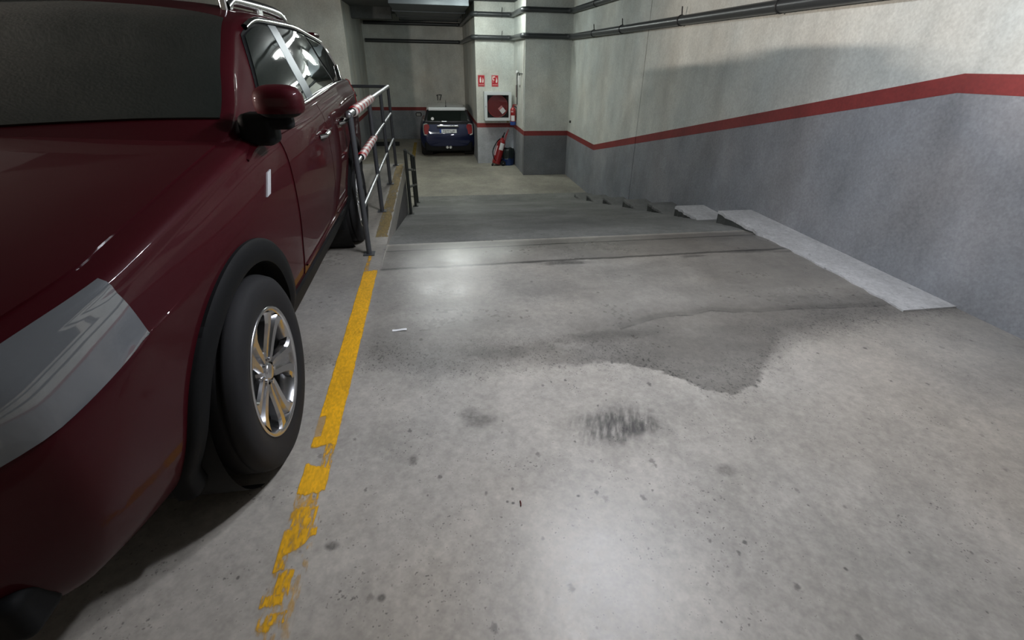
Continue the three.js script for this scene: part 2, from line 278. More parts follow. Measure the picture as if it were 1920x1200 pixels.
// ---------------------------------------------------------------- paint on the floor
const yellowTone = (w, h, f) => texture(w, h, (u, v) => { const n = 1 + 0.25 * look(NC, u * 0.3, v * 3) + 0.2 * look(NA, u * 0.2, v * 2); return f(n, u, v); });
function alphaStrip(w, h, f) { return texture(w, h, (u, v) => 255 * clamp(f(u, v)), false, THREE.ClampToEdgeWrapping); }
{ // the bright line beside the car: u across (0 = left), v from the near end z = -0.86 to the far end z = -3.92
  const Z0 = -0.86, Z1 = -3.94, X0 = -0.61, X1 = -0.475;
  const wear = (u, v) => {
    const x = lerp(X0, X1, u), z = lerp(Z0, Z1, v), n = look(NB, x * 3.1, z * 1.1), f = look(NC, x * 2, z * 0.55), e = 0.010 * n + 0.004 * f;
    const inX = (a, b) => smooth(-0.003, 0.003, x - a - e) * smooth(-0.003, 0.003, b + e - x), inZ = (a, b) => smooth(-0.006, 0.006, a - z + 0.05 * n) * smooth(-0.006, 0.006, z - b + 0.05 * n);
    const L = -0.596, R = -0.494; let a = 0;
    a = Math.max(a, inX(L, R) * smooth(-0.01, 0.01, -1.66 - z + 0.04 * n) * smooth(-0.015, 0.015, z + 3.58 + 0.3 * (x - L) + 0.05 * n));
    a *= 1 - 0.75 * smooth(0.10, 0.25, look(NB, x * 2.6 + 0.4, z * 0.8)) * smooth(-2.9, -2.5, z) * smooth(-2.1, -2.5, z);
    a *= 1 - inX(L - 0.05, L + 0.03) * inZ(-1.72, -1.86) * 0.7;
    a = Math.max(a, inX(L + 0.062, R) * inZ(-1.52, -1.70) * clamp(0.55 + 2 * f));
    a = Math.max(a, inX(L, R) * inZ(-1.405, -1.56 + 0.35 * (x - L)));
    a = Math.max(a, inX(L, R - 0.02) * inZ(-1.28, -1.42) * clamp(0.25 + 1.6 * f + n));
    a = Math.max(a, inX(L + 0.012, R - 0.012) * inZ(-1.215, -1.335) * clamp(0.75 + 2.2 * f + n));
    a = Math.max(a, inX(L - 0.003, R + 0.004) * inZ(-1.13 - 0.8 * (x - L), -1.245) * clamp(0.95 + 1.8 * f));
    a = Math.max(a, inX(L - 0.003, L + 0.03) * inZ(-1.09, -1.2) * clamp(0.6 + 3 * f));
    a = Math.max(a, inX(L + 0.02, L + 0.065) * inZ(-1.0, -1.085) * clamp(0.95 + 2 * f));
    a = Math.max(a, inX(L - 0.01, L + 0.055) * inZ(-0.972, -1.015) * clamp(0.8 + 2.5 * f));
    a = Math.max(a, inX(L + 0.028, L + 0.075) * inZ(-0.918, -0.955) * clamp(0.75 + 2.5 * f));
    a = Math.max(a, inX(L, L + 0.07) * inZ(-0.90, -0.95) * clamp(0.3 + 2.5 * f));
    a = Math.max(a, inX(L, R) * inZ(-0.86, -1.3) * clamp(0.02 + 1.4 * f));
    a = Math.max(a, inX(L + 0.002, L + 0.03) * inZ(-3.56, -3.93) * clamp(0.55 + 1.5 * f));
    return a;
  };
  const g = new THREE.PlaneGeometry(X1 - X0, Z0 - Z1).rotateX(-Math.PI / 2).translate((X0 + X1) / 2, 0.0015, (Z0 + Z1) / 2);
  const o = obj('bay_line', g, std({ map: yellowTone(128, 1024, (n) => [226 * n, 168 * n, 4]), alphaMap: alphaStrip(256, 2048, wear), transparent: true, roughness: 0.6 }), scene);
  o.userData = { label: 'bright yellow worn line painted on the floor beside the red car', category: 'floor line' };
  // the dirty strip along the edge of the bay, beside the railing
  const k = new THREE.PlaneGeometry(0.115, 3.5).rotateX(-Math.PI / 2).translate(-0.53, 0.0015, -6.15);
  const dirty = alphaStrip(128, 1024, (u, v) => clamp(0.72 + 1.0 * look(NB, u * 0.2, v * 2) + 0.5 * look(NC, u * 0.2, v * 2.2)) * smooth(0, 0.06, u + 0.25 * look(NB, 0.2, v * 4)) * smooth(0, 0.08, 1 - u + 0.4 * look(NB, 0.7, v * 4)));
  const p = obj('bay_line', k, std({ map: yellowTone(64, 512, (n) => [150 * n, 126 * n, 66 * n]), alphaMap: dirty, transparent: true, roughness: 0.75 }), scene);
  p.name = 'bay_line_001'; p.userData = { label: 'faded dirty yellow strip on the bay edge under the railing', category: 'floor line' };
  const q = obj('bay_line', new THREE.PlaneGeometry(0.11, 4.2).rotateX(-Math.PI / 2).translate(-0.66, LOW + 0.0015, -16.9), std({ map: yellowTone(64, 512, (n) => [178 * n, 150 * n, 60 * n]), alphaMap: alphaStrip(64, 512, (u, v) => clamp(0.75 + look(NB, u * 0.3, v * 3))), transparent: true, roughness: 0.75 }), scene);
  q.name = 'bay_line_002'; q.userData = { label: 'yellow parking line on the lower floor left of the blue car', category: 'floor line' };
}

// ---------------------------------------------------------------- lamps
const lampBody = std({ color: 0xd8dad8, roughness: 0.5 });
for (const [x, y, z, kind, power, colour, label] of LAMPS) {
  const o = thing('fluorescent_lamp', label, 'lamp', [x, y, z]);
  obj('housing', rbox(1.26, 0.05, 0.14, 0.012, 0, 0.03, 0), lampBody, o);
  const glow = std({ color: 0xffffff, emissive: colour, emissiveIntensity: 14, roughness: 0.5 });
  for (const s of [-1, 1]) obj('tube', cyl(0.013, 0.013, 1.17, 12).rotateZ(Math.PI / 2).translate(0, -0.012, s * 0.035), glow, o);
  for (const s of [-1, 1]) obj('end_cap', box(0.03, 0.045, 0.11, s * 0.6, -0.008, 0), lampBody, o);
  if (kind !== 'wall') for (const q of [-0.4, 0.4]) obj('hanger', rod([q, 0.05, 0], [q, CEIL - y, 0], 0.006), lampBody, o);
  else obj('bracket', box(0.06, CEIL - y - 0.06, 0.06, 0, (CEIL - y) / 2 + 0.015, 0), lampBody, o);
  if (kind !== 'wall') for (const q of [-0.38, 0.38]) { const pl = new THREE.PointLight(colour, power * 0.030, 0, 2); pl.position.set(q, -0.07, 0); pl.castShadow = true; pl.shadow.radius = 3; o.add(pl); }
  const l = new THREE.RectAreaLight(colour, power * (kind === 'wall' ? 1 : 0.64), 1.17, 0.09); l.position.set(0, -0.035, 0); l.rotation.x = -Math.PI / 2; o.add(l);
  if (kind === 'along') o.rotation.y = Math.PI / 2;
  if (kind === 'wall') { o.rotation.order = 'YXZ'; o.rotation.y = Math.PI / 2; l.position.set(0, 0, 0.09); l.rotation.set(0, Math.PI, 0); l.position.set(0, -0.01, 0.1); }
}

// ---------------------------------------------------------------- shared object materials
const blackPlastic = phys({ color: lin(0.006, 0.0065, 0.007), roughness: 0.65, specularIntensity: 0.25 });
const rubber = phys({ color: lin(0.014, 0.014, 0.015), roughness: 0.75, specularIntensity: 0.5 });
const chrome = std({ color: lin(0.78, 0.79, 0.8), metalness: 1, roughness: 0.12 });
const alloy = std({ color: lin(0.55, 0.55, 0.56), metalness: 1, roughness: 0.22 });
const darkGlass = phys({ color: lin(0.010, 0.014, 0.012), roughness: 0.03, ior: 1.52, clearcoat: 1, clearcoatRoughness: 0.02 });
const steel = std({ color: lin(0.33, 0.34, 0.36), metalness: 0.9, roughness: 0.32 });
const greyPaint = std({ color: lin(0.07, 0.074, 0.08), roughness: 0.45, metalness: 0.2 });
const redPaint = phys({ color: lin(0.036, 0.001, 0.0035), roughness: 0.6, metalness: 0.1, specularIntensity: 0.2, clearcoat: 0.34, clearcoatRoughness: 0.03 });
const bluePaint = phys({ color: lin(0.003, 0.007, 0.035), roughness: 0.4, metalness: 0.2, specularIntensity: 0.5, clearcoat: 0.6, clearcoatRoughness: 0.03 });
const extRed = phys({ color: lin(0.26, 0.010, 0.012), roughness: 0.3, clearcoat: 0.6, clearcoatRoughness: 0.1 });
const paper = std({ color: lin(0.72, 0.72, 0.72), roughness: 0.7 });

// ---------------------------------------------------------------- car body tools
// keys: [z, [[x, y] * K]]; a half section from the bottom centre to the top centre, faired along z
function makeLoft(keys, perKey = 6, perSeg = 5, tension = 0.5) {
  const K = keys[0][1].length, zs = keys.map((k) => k[0]);
  const slopes = (vals) => {
    const n = vals.length, d = [], m = new Array(n).fill(0);
    for (let i = 0; i < n - 1; i++) d.push((vals[i + 1] - vals[i]) / (zs[i + 1] - zs[i]));
    m[0] = d[0]; m[n - 1] = d[n - 2];
    for (let i = 1; i < n - 1; i++) m[i] = d[i - 1] * d[i] <= 0 ? 0 : 2 * d[i - 1] * d[i] / (d[i - 1] + d[i]);
    return m;
  };
  const curves = []; for (let j = 0; j < K; j++) curves.push([0, 1].map((c) => { const v = keys.map((k) => k[1][j][c]); return [v, slopes(v)]; }));
  const at = (j, c, z) => {
    let i = 0; while (i < zs.length - 2 && (zs[1] > zs[0] ? z > zs[i + 1] : z < zs[i + 1])) i++;
    const h = zs[i + 1] - zs[i], t = clamp((z - zs[i]) / h), [v, m] = curves[j][c], t2 = t * t, t3 = t2 * t;
    return (2 * t3 - 3 * t2 + 1) * v[i] + (t3 - 2 * t2 + t) * h * m[i] + (-2 * t3 + 3 * t2) * v[i + 1] + (t3 - t2) * h * m[i + 1];
  };
  const S = (z, t) => {                          // t runs 0..K-1 round the half section
    t = clamp(t, 0, K - 1); const i = Math.min(K - 2, Math.floor(t)), f = t - i, g = [0, 0];
    for (const c of [0, 1]) {
      const p = (j) => { const q = Math.min(K - 1, Math.max(0, j)); return at(q, c, z) * (c === 0 && j !== q ? -1 : 1); };
      const p0 = i === 0 ? (c === 0 ? -at(1, 0, z) : at(1, 1, z)) : p(i - 1), p1 = p(i), p2 = p(i + 1), p3 = i + 2 > K - 1 ? (c === 0 ? -at(K - 2, 0, z) : at(K - 2, 1, z)) : p(i + 2);
      const m1 = (p2 - p0) * tension, m2 = (p3 - p1) * tension, f2 = f * f, f3 = f2 * f;
      g[c] = (2 * f3 - 3 * f2 + 1) * p1 + (f3 - 2 * f2 + f) * m1 + (-2 * f3 + 3 * f2) * p2 + (f3 - f2) * m2;
    }
    return [Math.max(0, g[0]), g[1]];
  };
  const geo = () => {
    const pos = [], idx = [], zz = []; for (let i = 0; i < zs.length - 1; i++) for (let k = 0; k < perKey; k++) zz.push(lerp(zs[i], zs[i + 1], k / perKey)); zz.push(zs[zs.length - 1]);
    const half = (K - 1) * perSeg, ring = half * 2, uv = [];
    for (const z of zz) for (let k = 0; k < ring; k++) { const h = k <= half ? k : ring - k, [x, y] = S(z, h / perSeg); pos.push(k <= half ? x : -x, y, z); uv.push(k / ring, z); }
    for (let i = 0; i < zz.length - 1; i++) for (let k = 0; k < ring; k++) { const a = i * ring + k, b = i * ring + (k + 1) % ring, c = a + ring, d = b + ring; idx.push(a, c, b, b, c, d); }
    for (const e of [0, zz.length - 1]) {
      let cy = 0; for (let k = 0; k < ring; k++) cy += pos[(e * ring + k) * 3 + 1] / ring;
      const c = pos.length / 3; pos.push(0, cy, zz[e]); uv.push(0, 0);
      for (let k = 0; k < ring; k++) { const a = e * ring + k, b = e * ring + (k + 1) % ring; e ? idx.push(a, c, b) : idx.push(a, b, c); }
    }
    if (zs[1] > zs[0]) { /* outward as wound */ } else for (let i = 0; i < idx.length; i += 3) [idx[i], idx[i + 1]] = [idx[i + 1], idx[i]];
    for (let i = 0; i < idx.length; i += 3) [idx[i], idx[i + 1]] = [idx[i + 1], idx[i]];
    const g = new THREE.BufferGeometry(); g.setIndex(idx); g.setAttribute('position', new THREE.Float32BufferAttribute(pos, 3)); g.setAttribute('uv', new THREE.Float32BufferAttribute(uv, 2)); g.computeVertexNormals(); return g;
  };
  const sideX = (y, z, lo, hi) => { let a = lo, b = hi; for (let i = 0; i < 30; i++) { const m = (a + b) / 2; if (S(z, m)[1] < y) a = m; else b = m; } return S(z, (a + b) / 2)[0]; };
  const normal = (z, t) => { const a = S(z, t - 0.02), b = S(z, t + 0.02), c = S(z - 0.01, t), d = S(z + 0.01, t), u = V(b[0] - a[0], b[1] - a[1], 0), w = V(d[0] - c[0], d[1] - c[1], 0.02); return u.cross(w).normalize(); };
  return { S, geo, sideX, normal, K };
}
// a panel that lies on a loft: corners given by t range and z limits that may lean with t; side = 1 or -1
function panel(L, t0, t1, zA, zB, off, side, nt = 14, nz = 16, skirt = 0.012) {
  const pos = [], idx = [], row = nz + 1, grid = (o) => { const base = pos.length / 3; for (let i = 0; i <= nt; i++) { const t = lerp(t0, t1, i / nt), a = typeof zA === 'function' ? zA(i / nt) : zA, b = typeof zB === 'function' ? zB(i / nt) : zB; for (let k = 0; k <= nz; k++) { const z = lerp(a, b, k / nz), [x, y] = L.S(z, t), n = L.normal(z, t); pos.push((x + n.x * o) * side, y + n.y * o, z + n.z * o); } } return base; };
  const A = grid(off), B = grid(off - skirt), q = (a, b, c, d) => side > 0 ? idx.push(a, b, c, b, d, c) : idx.push(a, c, b, b, c, d);
  for (let i = 0; i < nt; i++) for (let k = 0; k < nz; k++) { const a = A + i * row + k; q(a, a + 1, a + row, a + row + 1); }
  const strip = (f) => { for (let i = 0; i < f.length - 1; i++) { const a = f[i], b = f[i + 1]; q(a, a - A + B, b, b - A + B); } };
  const bottom = [], top = [], left = [], right = []; for (let k = 0; k <= nz; k++) { bottom.push(A + k); top.unshift(A + nt * row + k); } for (let i = 0; i <= nt; i++) { left.unshift(A + i * row); right.push(A + i * row + nz); }
  for (const f of [bottom, right, top, left]) strip(f.slice().reverse());
  const g = new THREE.BufferGeometry(); g.setIndex(idx); g.setAttribute('position', new THREE.Float32BufferAttribute(pos, 3)); g.setAttribute('uv', new THREE.Float32BufferAttribute(new Float32Array(pos.length / 3 * 2), 2)); g.computeVertexNormals();
  const c = toCreasedNormals(g, 0.7); return c;
}
const along = (L, t, z0, z1, off, side, n = 24) => { const p = []; for (let i = 0; i <= n; i++) { const z = lerp(z0, z1, i / n), tt = typeof t === 'function' ? t(i / n) : t, [x, y] = L.S(z, tt), m = L.normal(z, tt); p.push([(x + m.x * off) * side, y + m.y * off, z + m.z * off]); } return p; };
const evaluator = new Evaluator(); evaluator.useGroups = false; evaluator.attributes = ['position', 'normal', 'uv'];
function cutWells(geo, axles, y, r, inner) {
  let b = new Brush(geo); b.updateMatrixWorld();
  for (const z of axles) for (const s of [-1, 1]) { const c = new Brush(cyl(r, r, 0.8, 56).rotateZ(Math.PI / 2).translate(s * (inner + 0.4), y, z)); c.updateMatrixWorld(); b = evaluator.evaluate(b, c, SUBTRACTION); }
  return b.geometry;
}
function wellLiner(z, y, r, inner, outer, s) {
  const g = cyl(r, r, outer - inner, 40, 1); const a = new THREE.CylinderGeometry(r, r, outer - inner, 40, 1, true).rotateZ(Math.PI / 2).translate(s * (inner + outer) / 2, y, z);
  const d = new THREE.CircleGeometry(r, 40).rotateY(s * Math.PI / 2).translate(s * inner, y, z); return merged([a, d]);
}
function tyreGeometry(R, w, rim) {
  const p = [[rim - 0.012, -w / 2 + 0.012], [rim + 0.006, -w / 2 + 0.004], [rim + 0.03, -w / 2 - 0.004], [(R + rim) / 2, -w / 2 - 0.010], [R - 0.030, -w / 2 - 0.004], [R - 0.009, -w / 2 + 0.010], [R - 0.001, -w / 2 + 0.035]];
  const q = p.slice().reverse().map(([r, y]) => [r, -y]), mid = []; for (const g of [-0.25, 0.02, 0.27]) mid.push([R, w * g - 0.008], [R - 0.007, w * g - 0.005], [R - 0.007, w * g + 0.005], [R, w * g + 0.008]);
  return lathe([...p, ...mid, ...q, [rim - 0.012, w / 2 - 0.012]], 72).rotateZ(-Math.PI / 2);   // axis along x, +x outer
}

// ---------------------------------------------------------------- the red car at the left
{
  const suv = thing('suv', 'dark red sport utility car with black wheel arch trims and alloy wheels', 'car', [-1.585, 0, -3.03]);
  const E = (zc, hw, yb, w, top) => 0;
  // half sections: underside centre, underside edge, sill, lower door, waist, side, shoulder, belt, top edge, top
  const sec = (k, yb, belt, top, topc) => [[0, yb], [0.66 * k, yb], [0.80 * k, yb + 0.03], [0.885 * k, 0.45], [0.915 * k, 0.64], [0.93 * k, 0.83], [0.925 * k, belt - 0.15], [0.895 * k, belt - 0.05], [0.84 * k, belt], [0.5 * k, top], [0, topc]];
  const body = makeLoft([
    [-2.32, [[0, 0.42], [0.5, 0.42], [0.66, 0.44], [0.74, 0.5], [0.775, 0.64], [0.785, 0.80], [0.78, 0.98], [0.75, 1.1], [0.7, 1.16], [0.4, 1.18], [0, 1.19]]],
    [-2.27, [[0, 0.36], [0.55, 0.36], [0.72, 0.38], [0.82, 0.48], [0.845, 0.64], [0.855, 0.82], [0.85, 1.02], [0.82, 1.17], [0.77, 1.22], [0.45, 1.23], [0, 1.23]]],
    [-2.0, sec(0.975, 0.30, 1.27, 1.26, 1.26)], [-1.5, sec(0.995, 0.27, 1.27, 1.25, 1.25)], [-0.9, sec(1, 0.26, 1.245, 1.22, 1.22)], [-0.2, sec(1, 0.25, 1.215, 1.2, 1.2)], [0.5, sec(1, 0.25, 1.185, 1.19, 1.19)],
    [0.85, sec(0.995, 0.25, 1.165, 1.18, 1.19)], [1.34, sec(0.985, 0.26, 1.10, 1.13, 1.145)], [1.8, sec(0.94, 0.27, 1.01, 1.045, 1.06)],
    [2.1, [[0, 0.28], [0.55, 0.28], [0.68, 0.30], [0.76, 0.44], [0.79, 0.58], [0.79, 0.70], [0.77, 0.80], [0.73, 0.88], [0.66, 0.925], [0.4, 0.955], [0, 0.97]]],
    [2.24, [[0, 0.32], [0.45, 0.32], [0.55, 0.34], [0.62, 0.46], [0.64, 0.56], [0.64, 0.66], [0.62, 0.74], [0.58, 0.80], [0.52, 0.835], [0.3, 0.86], [0, 0.87]]]], 7, 5);
  const AX = [1.34, -1.34], WR = 0.374, WELL = 0.435;
  obj('body', cutWells(toCreasedNormals(body.geo(), 0.6), AX, WR, WELL, 0.56), redPaint, suv);
  const side = (y, z) => body.sideX(y, z, 2, 8);
  const tAt = (y, z) => { let a = 2, b = 8; for (let i = 0; i < 30; i++) { const m = (a + b) / 2; if (body.S(z, m)[1] < y) a = m; else b = m; } return (a + b) / 2; };
  // cabin: bottom centre, base, belt, window middle, window top, roof edge, roof, roof centre
  const cab = (yb, w2, y2, w4, y4, w5, y5, yc) => [[0, yb], [0.845, yb], [w2, y2], [lerp(w2, w4, 0.48), lerp(y2, y4, 0.5)], [w4, y4], [w5, y5], [w5 * 0.62, lerp(y5, yc, 0.75)], [0, yc]];
  const cabin = makeLoft([
    [-2.27, cab(1.10, 0.78, 1.19, 0.755, 1.215, 0.72, 1.23, 1.24)], [-2.15, cab(1.12, 0.80, 1.24, 0.735, 1.42, 0.69, 1.46, 1.50)], [-2.03, cab(1.12, 0.815, 1.25, 0.705, 1.50, 0.65, 1.555, 1.60)],
    [-1.5, cab(1.12, 0.835, 1.255, 0.695, 1.56, 0.635, 1.62, 1.665)], [-0.8, cab(1.12, 0.845, 1.235, 0.70, 1.595, 0.64, 1.655, 1.70)], [-0.2, cab(1.12, 0.85, 1.205, 0.70, 1.59, 0.64, 1.65, 1.695)],
    [0.12, cab(1.12, 0.85, 1.195, 0.715, 1.54, 0.655, 1.60, 1.645)], [0.5, cab(1.12, 0.85, 1.185, 0.77, 1.375, 0.72, 1.43, 1.475)], [0.88, cab(1.12, 0.84, 1.16, 0.82, 1.19, 0.79, 1.215, 1.25)], [1.0, cab(1.09, 0.82, 1.12, 0.80, 1.13, 0.76, 1.14, 1.16)]], 7, 5);
  obj('roof', toCreasedNormals(cabin.geo(), 0.7), redPaint, suv);
  for (const s of [1, -1]) {
    const fr = (f) => lerp(0.66, 0.16, f), b1 = (f) => lerp(-0.30, -0.34, f), b2 = (f) => lerp(-0.48, -0.50, f), c1 = (f) => lerp(-1.36, -1.24, f), c2 = (f) => lerp(-1.44, -1.32, f), d1 = (f) => lerp(-2.02, -1.90, f);
    const trimB = obj('window_surround', panel(cabin, 1.96, 4.10, (f) => lerp(-2.06, -1.94, f), (f) => lerp(0.70, 0.19, f), 0.003, s, 16, 40), blackPlastic, suv);
    obj('side_window', panel(cabin, 2.05, 3.95, b1, fr, 0.008, s, 14, 20, 0.004), darkGlass, suv);
    obj('side_window', panel(cabin, 2.05, 3.95, c1, b2, 0.008, s, 14, 18, 0.004), darkGlass, suv);
    obj('side_window', panel(cabin, 2.12, 3.93, d1, c2, 0.008, s, 14, 14, 0.004), darkGlass, suv);
    obj('pillar_reflection', panel(cabin, 2.0, 4.0, b2, b1, 0.010, s, 14, 4, 0.006), std({ color: lin(0.25, 0.28, 0.31), metalness: 1, roughness: 0.42 }), suv, 'door pillar in pale metal, standing in for a reflection on the window');  // widened and silvered: a window reflection put into its shape and colour
    obj('belt_trim', [tube(along(cabin, 2.0, 0.66, -1.72, 0.014, s, 30), 0.012, 60, 8), tube([...along(cabin, (f) => lerp(2.0, 2.9, f ** 0.8), -1.72, -2.0, 0.014, s, 8)], 0.012, 20, 8)], chrome, suv);
    obj('roof_edge_trim', tube(along(cabin, 4.16, 0.1, -1.86, 0.012, s, 30), 0.014, 60, 8), chrome, suv);
    // roof rail on three feet
    const rail = []; for (let i = 0; i <= 20; i++) { const z = lerp(-0.05, -1.20, i / 20), [x, y] = cabin.S(z, 5.25); rail.push([x * s, y + 0.036 * Math.min(1, 6 * Math.min(i / 20, 1 - i / 20) + 0.35), z]); }
    obj('roof_rail', [tube(rail, 0.027, 50, 10), ...[-0.08, -0.62, -1.17].map((z) => { const [x, y] = cabin.S(z, 5.25); return rbox(0.035, 0.07, 0.10, 0.012, x * s, y + 0.012, z); })], alloy, suv);
    // doors lie a little proud of the body, with open seams between them
    const tl = (z) => tAt(0.475, z);
    for (const [za, zb, nm] of [[-0.355, 0.60, 'front'], [-1.02, -0.365, 'rear']]) {
      const d = obj('door', panel(body, 3.12, 7.35, za, zb, 0.004, s, 22, 12, 0.010), redPaint, suv);
      obj('door_crease', tube(along(body, 3.32, za + 0.03, zb - 0.03, 0.006, s, 20), 0.006, 30, 6), redPaint, d);
      const hz = nm === 'front' ? za + 0.14 : za + 0.13, t = tAt(1.035, hz), P = along(body, t, hz - 0.085, hz + 0.085, 0.03, s, 6);
      const q0 = along(body, t, hz - 0.10, hz + 0.10, 0.0, s, 2); obj('handle', tube([q0[0], ...P.slice(1, -1), q0[2]], 0.013, 20, 8), chrome, d);
    }
    // upper rear quarter of the rear door beside the wheel arch
    obj('quarter_crease', tube(along(body, 6.2, -1.05, -2.1, 0.0, s, 20), 0.006, 30, 6), redPaint, suv);
    // black sill trim
    const pts = []; obj('sill_trim', panel(body, 1.9, 3.02, -0.93, 0.93, 0.014, s, 8, 24, 0.016), blackPlastic, suv);
    for (const z of AX) {       // black wheel arch trims
      const pos = [], idx = [], n = 56, prof = [[WELL - 0.012, -0.05], [WELL - 0.012, 0.016], [WELL + 0.010, 0.026], [WELL + 0.058, 0.022], [WELL + 0.072, 0.010], [WELL + 0.074, -0.03]];
      for (let i = 0; i <= n; i++) { const a = lerp(-0.26, Math.PI + 0.26, i / n); for (const [r, o] of prof) { const y = WR + r * Math.sin(a), zz = z + r * Math.cos(a); pos.push(s * (side(Math.max(0.33, y), zz) + o), y, zz); } }
      const m = prof.length; for (let i = 0; i < n; i++) for (let k = 0; k < m - 1; k++) { const a = i * m + k, b = a + m; s > 0 ? idx.push(a, a + 1, b, a + 1, b + 1, b) : idx.push(a, b, a + 1, a + 1, b, b + 1); }
      const g = new THREE.BufferGeometry(); g.setIndex(idx); g.setAttribute('position', new THREE.Float32BufferAttribute(pos, 3)); g.setAttribute('uv', new THREE.Float32BufferAttribute(new Float32Array(pos.length / 3 * 2), 2)); g.computeVertexNormals();
      obj('arch_trim', toCreasedNormals(g, 0.8), blackPlastic, suv);
      obj('wheel_well', wellLiner(z, WR, WELL - 0.006, 0.565, 0.86, s), std({ color: lin(0.008, 0.008, 0.008), roughness: 0.95, side: THREE.DoubleSide }), suv);
    }
    // mirror: red cap above a black shell on a stalk
    const mir = new THREE.Group(); mir.name = 'door_mirror'; mir.position.set(s * 1.008, 1.29, 0.86); suv.add(mir);
    const blob = (w, h, d, lo, hi) => { const g = new THREE.SphereGeometry(1, 36, 24, 0, Math.PI * 2, lo, hi - lo), p = g.attributes.position; for (let i = 0; i < p.count; i++) { const x = p.getX(i), y = p.getY(i), z = p.getZ(i), e = (q) => Math.sign(q) * Math.abs(q) ** 0.7; p.setXYZ(i, e(x) * w, e(y) * h, e(z) * d * (z < 0 ? 0.5 : 1)); } g.computeVertexNormals(); return g; };
    obj('mirror_cap', blob(0.090, 0.062, 0.075, 0, Math.PI * 0.66).translate(0, 0.0, 0), redPaint, mir);
    obj('mirror_shell', [blob(0.086, 0.060, 0.072, Math.PI * 0.5, Math.PI).translate(0, 0.002, 0), rbox(0.15, 0.055, 0.075, 0.02, -s * 0.04, -0.072, -0.01), rbox(0.13, 0.12, 0.13, 0.03, -s * 0.10, -0.10, -0.03)], blackPlastic, mir);
    obj('mirror_glass', rbox(0.135, 0.085, 0.008, 0.003, 0, 0, -0.040), chrome, mir);
    // badge, lamps
    if (s > 0) { obj('fender_badge', panel(body, tAt(0.965, 0.9), tAt(1.035, 0.9), (f) => lerp(0.945, 0.86, f), (f) => lerp(0.99, 0.905, f), 0.006, s, 4, 4, 0.008), std({ color: lin(0.6, 0.62, 0.64), roughness: 0.35, metalness: 0.3 }), suv); }
    obj('tail_lamp', panel(body, 5.7, 7.9, -2.31, -2.06, 0.007, s, 12, 10, 0.012), phys({ color: lin(0.25, 0.01, 0.012), roughness: 0.12, clearcoat: 1 }), suv);
    obj('headlamp', panel(body, 5.6, 7.8, 1.86, 2.235, 0.007, s, 12, 14, 0.012), phys({ color: lin(0.16, 0.17, 0.18), roughness: 0.06, metalness: 0.3, clearcoat: 1 }), suv);
  }
  obj('windshield', [panel(cabin, 5.05, 7, (f) => lerp(0.16, 0.13, f), (f) => lerp(0.86, 0.94, f), 0.008, 1, 12, 24, 0.006), panel(cabin, 5.05, 7, (f) => lerp(0.16, 0.13, f), (f) => lerp(0.86, 0.94, f), 0.008, -1, 12, 24, 0.006)], darkGlass, suv);
  obj('rear_window', [panel(cabin, 5.0, 7, -2.25, (f) => lerp(-2.06, -2.06, f), 0.006, 1, 10, 8, 0.006), panel(cabin, 5.0, 7, -2.25, -2.06, 0.006, -1, 10, 8, 0.006)], darkGlass, suv);
  obj('rear_spoiler', rbox(1.30, 0.035, 0.22, 0.015, 0, 1.605, -2.06), redPaint, suv);
  obj('bonnet', [panel(body, 8.15, 10, 1.02, 2.05, 0.006, 1, 12, 18, 0.01), panel(body, 8.15, 10, 1.02, 2.05, 0.006, -1, 12, 18, 0.01)], redPaint, suv);
  const gr = obj('grille', rbox(0.86, 0.17, 0.05, 0.02, 0, 0.70, 2.235), blackPlastic, suv);
  for (const y of [0.655, 0.70, 0.745]) obj('slat', rbox(0.80, 0.014, 0.02, 0.005, 0, y, 2.262), chrome, gr);
  obj('bumper_trim', rbox(1.3, 0.13, 0.12, 0.03, 0, 0.36, 2.2), blackPlastic, suv); obj('bumper_trim', rbox(1.4, 0.16, 0.14, 0.03, 0, 0.46, -2.27), blackPlastic, suv);
  obj('underbody', box(1.2, 0.08, 3.9, 0, 0.27, 0), blackPlastic, suv);
  // wheels: wide five spoke alloys, one spoke straight down
  const rimR = 0.250, W = 0.235;
  const barrel = lathe([[rimR - 0.002, 0.108], [rimR + 0.004, 0.114], [rimR - 0.006, 0.118], [rimR - 0.018, 0.108], [rimR - 0.026, 0.085], [rimR - 0.040, 0.02], [rimR - 0.045, -0.10], [rimR, -0.11]], 72).rotateZ(-Math.PI / 2);
  const spoke = () => {
    const half = [[0.045, 0.028], [0.075, 0.040], [0.13, 0.046], [0.18, 0.056], [0.212, 0.076], [0.226, 0.098]], out = [];
    // two flanks with a channel between them: built as a grid with a profile across
    const pos = [], idx = [], nr = 14, prof = [[-1, -0.030], [-1, -0.004], [-0.86, 0.006], [-0.34, 0.004], [-0.22, -0.012], [0.22, -0.012], [0.34, 0.004], [0.86, 0.006], [1, -0.004], [1, -0.030]];
    const wAt = (r) => { for (let i = 1; i < half.length; i++) if (r <= half[i][0]) return lerp(half[i - 1][1], half[i][1], (r - half[i - 1][0]) / (half[i][0] - half[i - 1][0])); return half[half.length - 1][1]; };
    for (let i = 0; i <= nr; i++) { const r = lerp(0.045, 0.226, i / nr), w = wAt(r), dish = 0.080 + 0.026 * (r / 0.226) ** 1.5; for (const [a, d] of prof) { const x = a * w, rr = Math.sqrt(Math.max(0.0001, r * r - (r > 0.2 ? x * x * 0.6 : 0))); pos.push(dish + d, rr, x); } }
    const m = prof.length; for (let i = 0; i < nr; i++) for (let k = 0; k < m - 1; k++) { const a = i * m + k, b = a + m; idx.push(a, b, a + 1, a + 1, b, b + 1); }
